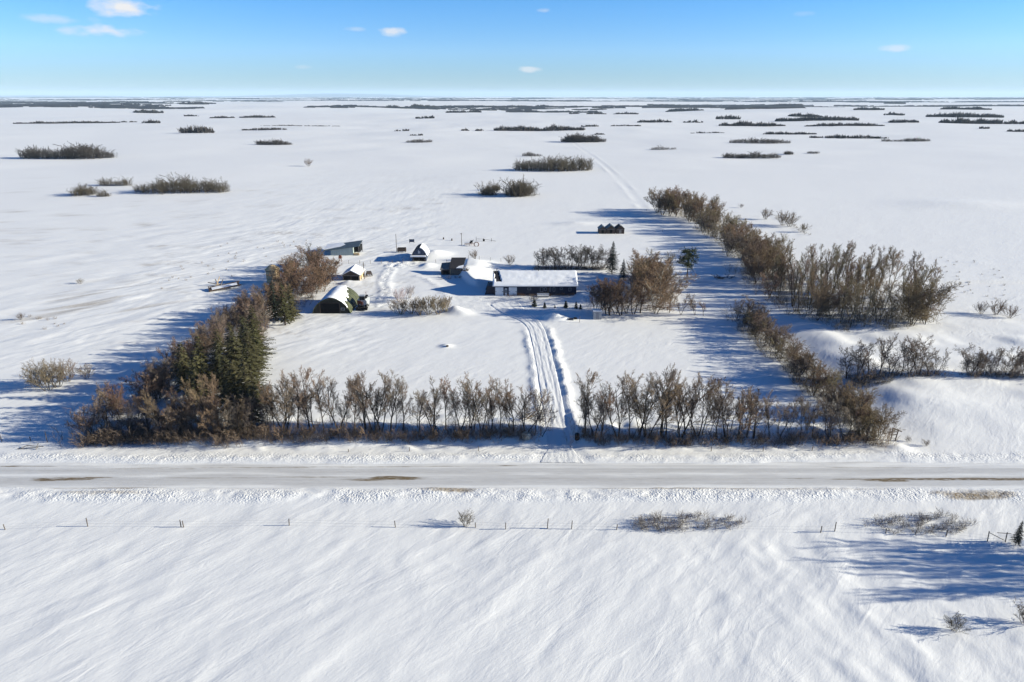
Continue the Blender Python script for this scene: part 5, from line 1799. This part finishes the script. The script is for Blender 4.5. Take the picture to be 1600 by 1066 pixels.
# ---- small dark barn with gothic gable
x, y = P(655, 408.5)
db = empty('small_barn', (x, y, zat(x, y) - .2), 0, 'small dark barn with pointed arched gable and snow ledge over its doors', 'barn')
W2, H2, L2 = 2.45, 4.7, 6.5
ga = []
for k in range(17):
    t = -1 + 2 * k / 16
    ga.append((W2 * t, 1.7 + (H2 - 1.7) * (1 - abs(t) ** 1.9) ** .75))
MB().extrude([(W2, -.3)] + ga[::-1] + [(-W2, -.3)], 0, L2).build('wall', M_BLUEPANEL, db)
m = MB()
n = len(ga)
ou = [(x_ * 1.06, z_ + .1) for x_, z_ in ga]
m.poly([(a_, -.2, c_) for a_, c_ in ou] + [(a_, L2 + .2, c_) for a_, c_ in ou] + [(a_, -.2, c_) for a_, c_ in ga] + [(a_, L2 + .2, c_) for a_, c_ in ga],
       [f_ for i in range(n - 1) for f_ in ((i, i + 1, n + i + 1, n + i), (2 * n + i, 3 * n + i, 3 * n + i + 1, 2 * n + i + 1), (i, 2 * n + i, 2 * n + i + 1, i + 1))])
m.build('roof', M_SHINGLE, db)
m = MB()
ou = [(x_ * 1.13 + .1, z_ + .32) for x_, z_ in ga[9:]]
iu = [(x_ * 1.06, z_ + .1) for x_, z_ in ga[9:]]
n = len(ou)
m.poly([(a_, -.05, c_) for a_, c_ in ou] + [(a_, L2 + .2, c_) for a_, c_ in ou] + [(a_, -.05, c_) for a_, c_ in iu] + [(a_, L2 + .2, c_) for a_, c_ in iu],
       [f_ for i in range(n - 1) for f_ in ((i, i + 1, n + i + 1, n + i), (i, 2 * n + i, 2 * n + i + 1, i + 1), (n + i, n + i + 1, 3 * n + i + 1, 3 * n + i))])
m.build('snow_cover', M_ROOFSNOW, db)
lg = MB().box(-W2 - .35, W2 - .2, -1.0, -.01, 1.72, 1.85).build('ledge_roof', M_SHINGLE, db)
MB().box(-W2 - .38, W2 - .15, -1.05, -.02, 1.852, 2.25).build('snow_cover', M_ROOFSNOW, lg)
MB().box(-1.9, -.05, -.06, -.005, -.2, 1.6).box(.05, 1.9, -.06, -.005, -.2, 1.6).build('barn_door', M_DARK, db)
cr = MB().box(-.25, .5, -.06, -.01, 3.3, 3.42).box(-.12, .0, -.07, -.01, 2.8, 3.9).box(.28, .4, -.07, -.01, 2.8, 3.6).build('gable_vent', M_WHITE, db)

# ---- mast, trough, notice board
x, y = P(620, 394)
MB().bar((0, 0, -.4), (0, 0, height_of(620, 394, 366)), .12, 8, .08).build('utility_pole', M_POLE, None, loc=(x, y, zat(x, y)))
tag(bpy.data.objects['utility_pole.001'] if 'utility_pole.001' in bpy.data.objects else bpy.data.objects['utility_pole'], 'tall bare pole beside the low dark trough', 'pole')
x, y = P(628, 394.5)
tr = empty('feed_trough', (x, y, zat(x, y) + .1), .05, 'low dark feed trough at the foot of the tall bare pole', 'trough')
MB().box(-1.5, 1.5, -.6, .6, .25, .38).box(-1.5, 1.5, -.66, -.6, .25, 1.35).box(-1.5, 1.5, .6, .66, .25, 1.5).box(-1.56, -1.5, -.6, .6, .25, 1.35).box(1.5, 1.56, -.6, .6, .25, 1.35).build('box', M_BROWN, tr)
for xx in (-1.3, 1.3):
    for yy in (-.5, .5):
        MB().box(xx - .07, xx + .07, yy - .07, yy + .07, -.4, .25).build('leg', M_BROWN, tr)
x, y = P(643.5, 380.5)
nb = empty('notice_board', (x, y, zat(x, y)), 0, 'slate blue board on two posts out in the snow behind barn', 'board')
MB().box(-.98, .98, -.04, .04, .45, 1.55).build('panel', M_BLUEPANEL, nb)
for xx in (-.85, .85):
    MB().box(xx - .06, xx + .06, .05, .15, -.3, 1.65).build('post', M_POLE, nb)

# ---- old wooden shed half buried by the drift
x, y = P(712, 430)
os_ = empty('wooden_shed', (x, y, zat(P(700, 430)[0], y) - .1), 0, 'old brown wooden shed half buried by a big drift', 'shed')
s5 = px_scale(430)
MB().poly([(-1.7, 0, -.4), (1.7, 0, -.4), (1.7, 0, 2.2), (-1.7, 0, 2.2), (-1.7, 5, -.4), (1.9, 5, -.4), (1.9, 5, 4.2), (-1.7, 5, 4.2)],
          [(0, 1, 2, 3), (7, 6, 5, 4), (0, 3, 7, 4), (1, 5, 6, 2), (3, 2, 6, 7)]).build('wall', M_WOOD, os_)
rf = MB().poly([(-2.0, -.35, 2.12), (2.3, -.35, 2.12), (3.0, 5.3, 4.38), (-1.6, 5.3, 4.38), (-2.0, -.35, 2.27), (2.3, -.35, 2.27), (3.0, 5.3, 4.53), (-1.6, 5.3, 4.53)],
               [(0, 3, 2, 1), (4, 5, 6, 7), (0, 1, 5, 4), (1, 2, 6, 5), (2, 3, 7, 6), (3, 0, 4, 7)]).build('roof', M_SHINGLE, os_)
MB().poly([(.2, -.2, 2.34), (2.3, -.3, 2.3), (2.5, 1.2, 2.9), (1.0, .8, 2.75), (.2, -.2, 2.42), (2.35, -.36, 2.5), (2.55, 1.3, 3.08), (1.0, .8, 2.83)],
          [(0, 3, 2, 1), (4, 5, 6, 7), (0, 1, 5, 4), (1, 2, 6, 5), (2, 3, 7, 6), (3, 0, 4, 7)]).build('snow_cover', M_ROOFSNOW, os_)
an = MB().poly([(-4.6, .4, -.4), (-1.72, .4, -.4), (-1.72, .4, 1.9), (-4.6, .4, 1.75), (-4.6, 4.6, -.4), (-1.72, 4.6, -.4), (-1.72, 4.6, 3.0), (-4.6, 4.6, 2.7)],
               [(0, 1, 2, 3), (7, 6, 5, 4), (0, 3, 7, 4), (1, 5, 6, 2), (3, 2, 6, 7)]).build('annex', M_BROWN, os_)
MB().poly([(-4.9, .1, 1.66), (-1.72, .1, 1.86), (-1.72, 4.8, 3.06), (-4.7, 4.8, 2.75), (-4.9, .1, 1.8), (-1.72, .1, 2.0), (-1.72, 4.8, 3.2), (-4.7, 4.8, 2.9)],
          [(0, 3, 2, 1), (4, 5, 6, 7), (0, 1, 5, 4), (1, 2, 6, 5), (2, 3, 7, 6), (3, 0, 4, 7)]).build('annex_roof', M_GREYWOOD, an)
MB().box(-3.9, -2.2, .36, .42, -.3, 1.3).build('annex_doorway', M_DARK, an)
for xx in (-1.66, 1.55):
    MB().box(xx - .07, xx + .07, -.06, 0.0, -.4, 2.2).build('corner_post', M_PALEWOOD, os_)
x, y = P(725, 434)
MB().beam((-1.2, 0, .1), (1.0, .3, .25), .2, .2).beam((.2, -.4, .1), (.9, .6, .7), .14, .14).box(.7, 1.4, -.2, .3, 0, .5).build('plank_heap', M_BROWN, None, loc=(x, y, zat(x, y)))
tag(bpy.data.objects['plank_heap'], 'dark plank ends sticking from snow in front of wooden shed', 'planks')

# ---- scrap row behind the yard: pole, machinery, big ring
x, y = P(721.5, 384)
po = empty('utility_pole', (x, y, zat(x, y)), 0, 'utility pole with short arm in the scrap row behind yard', 'pole')
MB().bar((0, 0, -.4), (0, 0, height_of(721, 384, 364)), .13, 8, .09).build('pole', M_POLE, po)
MB().box(-.6, .25, -.05, .05, 4.4, 4.55).build('crossarm', M_POLE, po)
x, y = P(744.5, 385)
rgm = MB()
n = 20
for i in range(n):
    a = 2 * math.pi * i / n
    for j in range(6):
        bb = 2 * math.pi * j / 6
        rr = .85 + .14 * math.cos(bb)
        rgm.v.append((rr * math.cos(a), .14 * math.sin(bb), rr * math.sin(a) + .75))
for i in range(n):
    for j in range(6):
        rgm.f.append((i * 6 + j, ((i + 1) % n) * 6 + j, ((i + 1) % n) * 6 + (j + 1) % 6, i * 6 + (j + 1) % 6))
rgm.build('steel_ring', M_RUST, None, loc=(x, y, zat(x, y)))
tag(bpy.data.objects['steel_ring'], 'large dark upright ring at the right end of the scrap row', 'ring')
x, y = P(733, 384)
cu = empty('cultivator', (x, y, zat(x, y)), .2, 'old dark cultivator frame between utility pole and upright ring', 'cultivator')
MB().beam((-1.8, 0, .6), (1.8, 0, .7), .12, .12).beam((-1.6, 1.2, .6), (1.7, 1.2, .7), .12, .12).beam((0, 0, .7), (0, -1.6, .3), .1, .1).build('frame', M_RUST, cu)
for k in range(6):
    xx = -1.5 + k * .6
    MB().bar((xx, .6, .65), (xx + .1, .4, -.1), .04, 5).build('tine', M_RUST, cu)
MB().box(.3, 1.0, .2, .9, .75, 1.35).build('seat_box', M_BLACK, cu)
x, y = P(737, 379)
MB().box(-.5, .4, -.3, .3, 0, .7).beam((-.6, 0, .5), (.9, .1, .9), .15, .15).build('scrap_pile', M_BLACK, None, loc=(x, y, zat(x, y)))
tag(bpy.data.objects['scrap_pile.001'], 'dark scrap heap just behind the cultivator frame', 'scrap')
x, y = P(756, 377)
sf = empty('rail_fence', (x, y, zat(x, y)), -.1, 'short broken rail fence right of the scrap row', 'fence')
for xx in (-3.0, 0, 3.0):
    MB().box(xx - .07, xx + .07, -.07, .07, -.3, 1.2 + .5 * (xx < -2)).build('post', M_POLE, sf)
MB().beam((-3, 0, .8), (0, 0, .85), .06, .1).build('rail', M_POLE, sf)
MB().beam((0, 0, .8), (4.6, .3, .1), .06, .1).build('rail', M_POLE, sf)
MB().box(-.35, .35, -.3, .3, .0, .75).build('salt_box', M_BLACK, sf)
for (u, v) in ((693, 374), (706, 376)):
    x, y = P(u, v)
    o = MB().bar((0, 0, -.2), (.05, 0, .8), .35, 7, .2).build('stump', M_BROWN, None, loc=(x, y, zat(x, y)))
    tag(o, 'dark stump in the snow left of scrap row' + (', farther left' if u < 700 else ', nearer the pole'), 'stump')

# ---- three little granaries
for i, (u, w_, h_, roofm, lb) in enumerate([(941.5, 2.9, 3.2, M_TEAL, 'left granary of the three tiny dark gabled granaries'), (954.5, 3.5, 3.6, M_TEAL, 'middle and tallest of the three tiny gabled granaries'),
                                            (969, 3.3, 3.4, M_SHINGLE, 'right granary of three with a pale front panel')]):
    x, y = P(u, 365.5)
    e = gable_shed('granary', x, y, w_, 4.6, h_ * .62, h_ * .38, (M_BROWN, roofm), lb, 'granary', (False, False), 'three small granaries', .18)
    MB().box(-.45, .45, -.05, .01, .1, h_ * .5).build('door', M_GREYWOOD if i == 2 else M_DARK, e)
    MB().box(-w_ * .42, w_ * .42, -.04, .01, h_ * .52, h_ * .57).build('batten', M_GREYWOOD, e)
    MB().beam((0, -.2, h_ + .06), (0, 4.7, h_ + .06), .3, .08).build('ridge_cap', M_STEEL, e)

# ---- pale box shed at the top of the lawn
x, y = P(933.5, 499.5)
bs = empty('pump_house', (x, y, zat(x, y)), 0, 'small pale grey box shed with snow cap before the yard grove', 'shed')
MB().box(-1.05, 1.05, 0, 1.9, -.3, 2.0).build('wall', M_STEEL, bs)
MB().box(-1.2, 1.2, -.12, 2.05, 2.002, 2.12).build('roof', M_STEEL, bs)
MB().box(-1.15, 1.15, -.08, 2.0, 2.122, 2.30).build('snow_cover', M_ROOFSNOW, bs)
MB().box(-.4, .4, -.05, -.004, -.1, 1.75).build('door', M_DIM, bs)
x, y = P(905.5, 504)
o = MB().bar((0, 0, -.3), (0, 0, 1.7), .06, 6).build('post', M_POLE, None, loc=(x, y, zat(x, y)))
tag(o, 'single thin post on the lawn left of the pale box shed', 'post')
x, y = P(896, 502)
sd_ = empty('harrow', (x, y, zat(x, y) + .05), .1, 'dark harrow pieces lying on snow before the house', 'harrow')
MB().beam((-1.4, 0, .25), (1.0, .1, .3), .12, .14).beam((-1.2, .7, .25), (1.1, .8, .3), .12, .14).build('frame', M_BLACK, sd_)
for k in range(5):
    MB().beam((-1.1 + k * .5, -.1, .3), (-1.0 + k * .5, .9, .42), .1, .1).build('tooth_bar', M_BLACK, sd_)
MB().box(.2, .8, .2, .7, .3, .62).build('seat', M_BLACK, sd_)

# ---- entrance: dark bin, boulder, fallen boughs
x, y = P(901.5, 690)
bn = empty('barrel', (x, y, zat(x, y)), 0, 'black barrel at the right side of the driveway mouth', 'barrel')
MB().lathe([(.02, 0), (.36, 0), (.4, .3), (.4, .8), (.36, 1.1), (.02, 1.1)], 12).build('drum', M_BLACK, bn)
MB().lathe([(.415, .28), (.43, .32), (.415, .36)], 12).lathe([(.415, .74), (.43, .78), (.415, .82)], 12).build('hoop', M_RUST, bn)


def lumpy(name, x, y, r, mat, label, cat, squash=.8, seed=1, sink=.2):
    n, k = 14, 9
    V = []
    rs_ = np.random.default_rng(seed)
    for i in range(k + 1):
        ph = math.pi * i / k
        for j in range(n):
            a = 2 * math.pi * j / n
            d_ = Vector((math.sin(ph) * math.cos(a), math.sin(ph) * math.sin(a), math.cos(ph)))
            q = 1 + .22 * float(vnoise(d_.x * 2 + seed, d_.y * 2 + d_.z * 3, seed)) + .1 * float(vnoise(d_.x * 5, d_.y * 5 + d_.z * 6, seed + 2))
            V.append((d_.x * r * q, d_.y * r * q, d_.z * r * q * squash + r * (squash - sink)))
    Fq = [(i * n + j, (i + 1) * n + j, (i + 1) * n + (j + 1) % n, i * n + (j + 1) % n) for i in range(k) for j in range(n)]
    m = MB()
    m.v, m.f = V, Fq
    o = m.build(name, mat, None, loc=(x, y, zat(x, y)))
    return tag(o, label, cat)


x, y = P(822, 690)
lumpy('boulder', x, y, .8, M_STONE, 'pale sunlit boulder at the left side of the driveway mouth', 'boulder', .9, 3)
x, y = P(697, 543)
lumpy('stone', x + .3, y, .32, M_BROWN, 'dark stone poking from the middle of the snowy lawn', 'stone', .6, 5)
x, y = P(838, 660)
fb = empty('fallen_boughs', (x, y, zat(x, y)), 0, 'fallen pale boughs leaning from the row toward the driveway', 'fallen branch')
rs = random.Random(4)
for k in range(9):
    a = R(rs.uniform(15, 60))
    L = rs.uniform(2.5, 5.0)
    p = Vector((rs.uniform(-3.4, -1.2), rs.uniform(-.6, .6), rs.uniform(.2, .6)))
    q = p + Vector((math.cos(a) * L, rs.uniform(-.3, .9), math.sin(a) * L * .62))
    MB().bar(p, q, .08, 5, .03).build('bough', M_PALEWOOD if k % 3 else M_GREYWOOD, fb)
sg = []
for k in range(150):
    p = Vector((rs.uniform(-2.5, 2.2), rs.uniform(-1, 1.2), rs.uniform(.2, 2.2)))
    d_ = Vector((rs.uniform(.1, 1), rs.uniform(-.6, .6), rs.uniform(-.3, .8))).normalized()
    sg.append((p, p + d_ * rs.uniform(.5, 1.3), .018, .009))
A = np.array([[*q[0], *q[1], q[2], q[3]] for q in sg])
V, Q = tubes(A[:, :3], A[:, 3:6], A[:, 6], A[:, 7], 3)
link('twigs', mesh_from('twigs', V, [Q], M_TWIG), fb, color=TW_BROWN)


# ------------------------------------------------------------------ fences and stakes
def fence(name, posts, label, hp=1.1, wires=(.45, .85), r=.06):
    G = [P(u, v) for u, v, *_ in posts]
    e = empty(name, (G[0][0], G[0][1], zat(*G[0])), 0, label, 'fence')
    z0 = zat(*G[0])
    tops = []
    for (u, v, *h), (x, y) in zip(posts, G):
        zz = zat(x, y) - z0
        H_ = h[0] if h else hp
        lx, ly = random.gauss(0, .05), random.gauss(0, .05)
        MB().bar((x - G[0][0], y - G[0][1], zz - .3), (x - G[0][0] + lx, y - G[0][1] + ly, zz + H_), r, 6).build('post', M_POLE, e)
        tops.append((x - G[0][0], y - G[0][1], zz))
    w_ = MB()
    for a_, b_ in zip(tops[:-1], tops[1:]):
        for h in wires:
            w_.bar((a_[0], a_[1], a_[2] + h), (b_[0], b_[1], b_[2] + h), .008, 3)
    if wires:
        w_.build('wire', M_STEEL, e)
    return e


fence('wire_fence', [(8, 827, .8), (137, 822, 1.3), (283, 824, 1.1), (287, 824, 1.0), (452, 822, 1.0), (618, 824, 1.0), (743, 824, .7), (790, 827, 1.0), (855, 826, 1.5), (893, 827, 1.3), (963, 829, .8), (1040, 830, .7),
                     (1282, 833, 1.0), (1304, 831, 1.4), (1384, 834, .7), (1430, 836, .7), (1478, 838, .9), (1543, 846, 1.5), (1571, 847, 1.4)], 'leaning post fence in deep snow along the field below the road', 1.0)
fence('wire_fence', [(3, 690, 1.9), (48, 689, .8), (74, 691, 1.9)], 'short fence with tall posts at left beside the roadside thicket', 1.8)
fence('wire_fence', [(107, 665, .9), (147, 636, 1.0), (181, 612, 1.0), (213, 588, 1.0), (240, 566, .8), (268, 548, .8)], 'post line in tree shade west of the spruces', 1.0)
fence('wire_fence', [(u, 412 - (u - 545) * .004) for u in range(545, 800, 17)], 'wire fence across the back of the farmyard', 1.25)
fence('wire_fence', [(1111, 707, .8), (1192, 708, .8), (1268, 706, .9), (1045, 706, .5)][:3], 'three small stakes on the snowy verge before the east row', .8, ())
fence('wire_fence', [(545, 708, .5), (640, 707, .7), (748, 707, .8)], 'three small stakes on the snowy verge before the west row', .8, ())
fence('wire_fence', [(1010, 330), (1035, 362, .9), (1060, 395, .9)], 'sparse posts along the shaded side of the right shelterbelt', .9, ())
x, y = P(1398, 690)
gt = empty('broken_gate', (x, y, zat(x, y)), 0, 'broken dark gate of leaning posts right of the east row', 'gate')
MB().bar((0, 0, -.3), (.35, .2, 2.0), .09, 6).build('post', M_POLE, gt)
MB().bar((-.5, .3, -.2), (-.55, .3, 2.3), .07, 6).build('post', M_POLE, gt)
MB().beam((-.6, .3, 2.2), (1.0, .3, 1.55), .09, .12).build('rail', M_POLE, gt)
MB().beam((-.5, .3, .9), (.3, .2, 1.1), .06, .1).build('rail', M_POLE, gt)
x, y = P(50, 703)
gt = empty('rail_heap', (x, y, zat(x, y)), 0, 'snow covered rails lying on the verge at far left', 'rails')
for p, q in (((-2.2, -.1, .1), (1.0, .1, .25)), ((-1.2, .6, .3), (1.6, .5, .2)), ((.8, -.2, 0), (1.1, .2, .9)), ((-1.9, 0, .05), (-1.0, .7, .35))):
    MB().beam(p, q, .08, .1).build('rail', M_GREYWOOD, gt)
x, y = P(1555, 846)
gt = empty('brace_post', (x, y, zat(x, y)), 0, 'slanting brace poles by the young spruce at right border', 'brace')
MB().beam((-1.0, 0, 1.3), (1.2, .1, .1), .07, .07).build('rail', M_POLE, gt)
MB().beam((.2, .3, 1.1), (2.2, .5, .8), .06, .06).build('rail', M_POLE, gt)
# brush heap in the shade beside the poplar stand
x, y = P(1128, 438)
bh = empty('brush_pile', (x, y, zat(x, y)), 0, 'dark snow topped brush pile in shade left of the shelterbelt', 'brush pile')
rs = random.Random(8)
m = MB()
for k in range(40):
    p = Vector((rs.uniform(-2.5, 2.5), rs.uniform(-1.5, 1.5), rs.uniform(0, .3)))
    q = p + Vector((rs.uniform(-2, 2), rs.uniform(-1.2, 1.2), rs.uniform(.1, 1.2)))
    m.bar(p, q, .07, 4, .03)
m.build('branches', M_BROWN, bh)
lumpy_ = MB()
lumpy_.lathe([(.02, 1.25), (.9, 1.1), (1.3, .8), (1.25, .72), (.02, .8)], 12)
lumpy_.build('snow_cover', M_ROOFSNOW, bh)

# ------------------------------------------------------------------ haze: one closed box of thin air
HX, HY0, HY1, HZ0, HZ1 = 52000, -7500, 52000, -40, 300
hm = MB().box(-HX, HX, HY0, HY1, HZ0, HZ1)
mh = bpy.data.materials.new('haze')
mh.use_nodes = True
nt = mh.node_tree
nt.nodes.clear()
pv = nt.nodes.new('ShaderNodeVolumePrincipled')
pv.inputs['Color'].default_value = (.62, .81, 1.0, 1)
pv.inputs['Density'].default_value = 0.000028
pv.inputs['Anisotropy'].default_value = 0.0
om = nt.nodes.new('ShaderNodeOutputMaterial')
nt.links.new(pv.outputs[0], om.inputs['Volume'])
tag(hm.build('haze', mh), 'thin cold air over the plain', None, None, 'stuff')
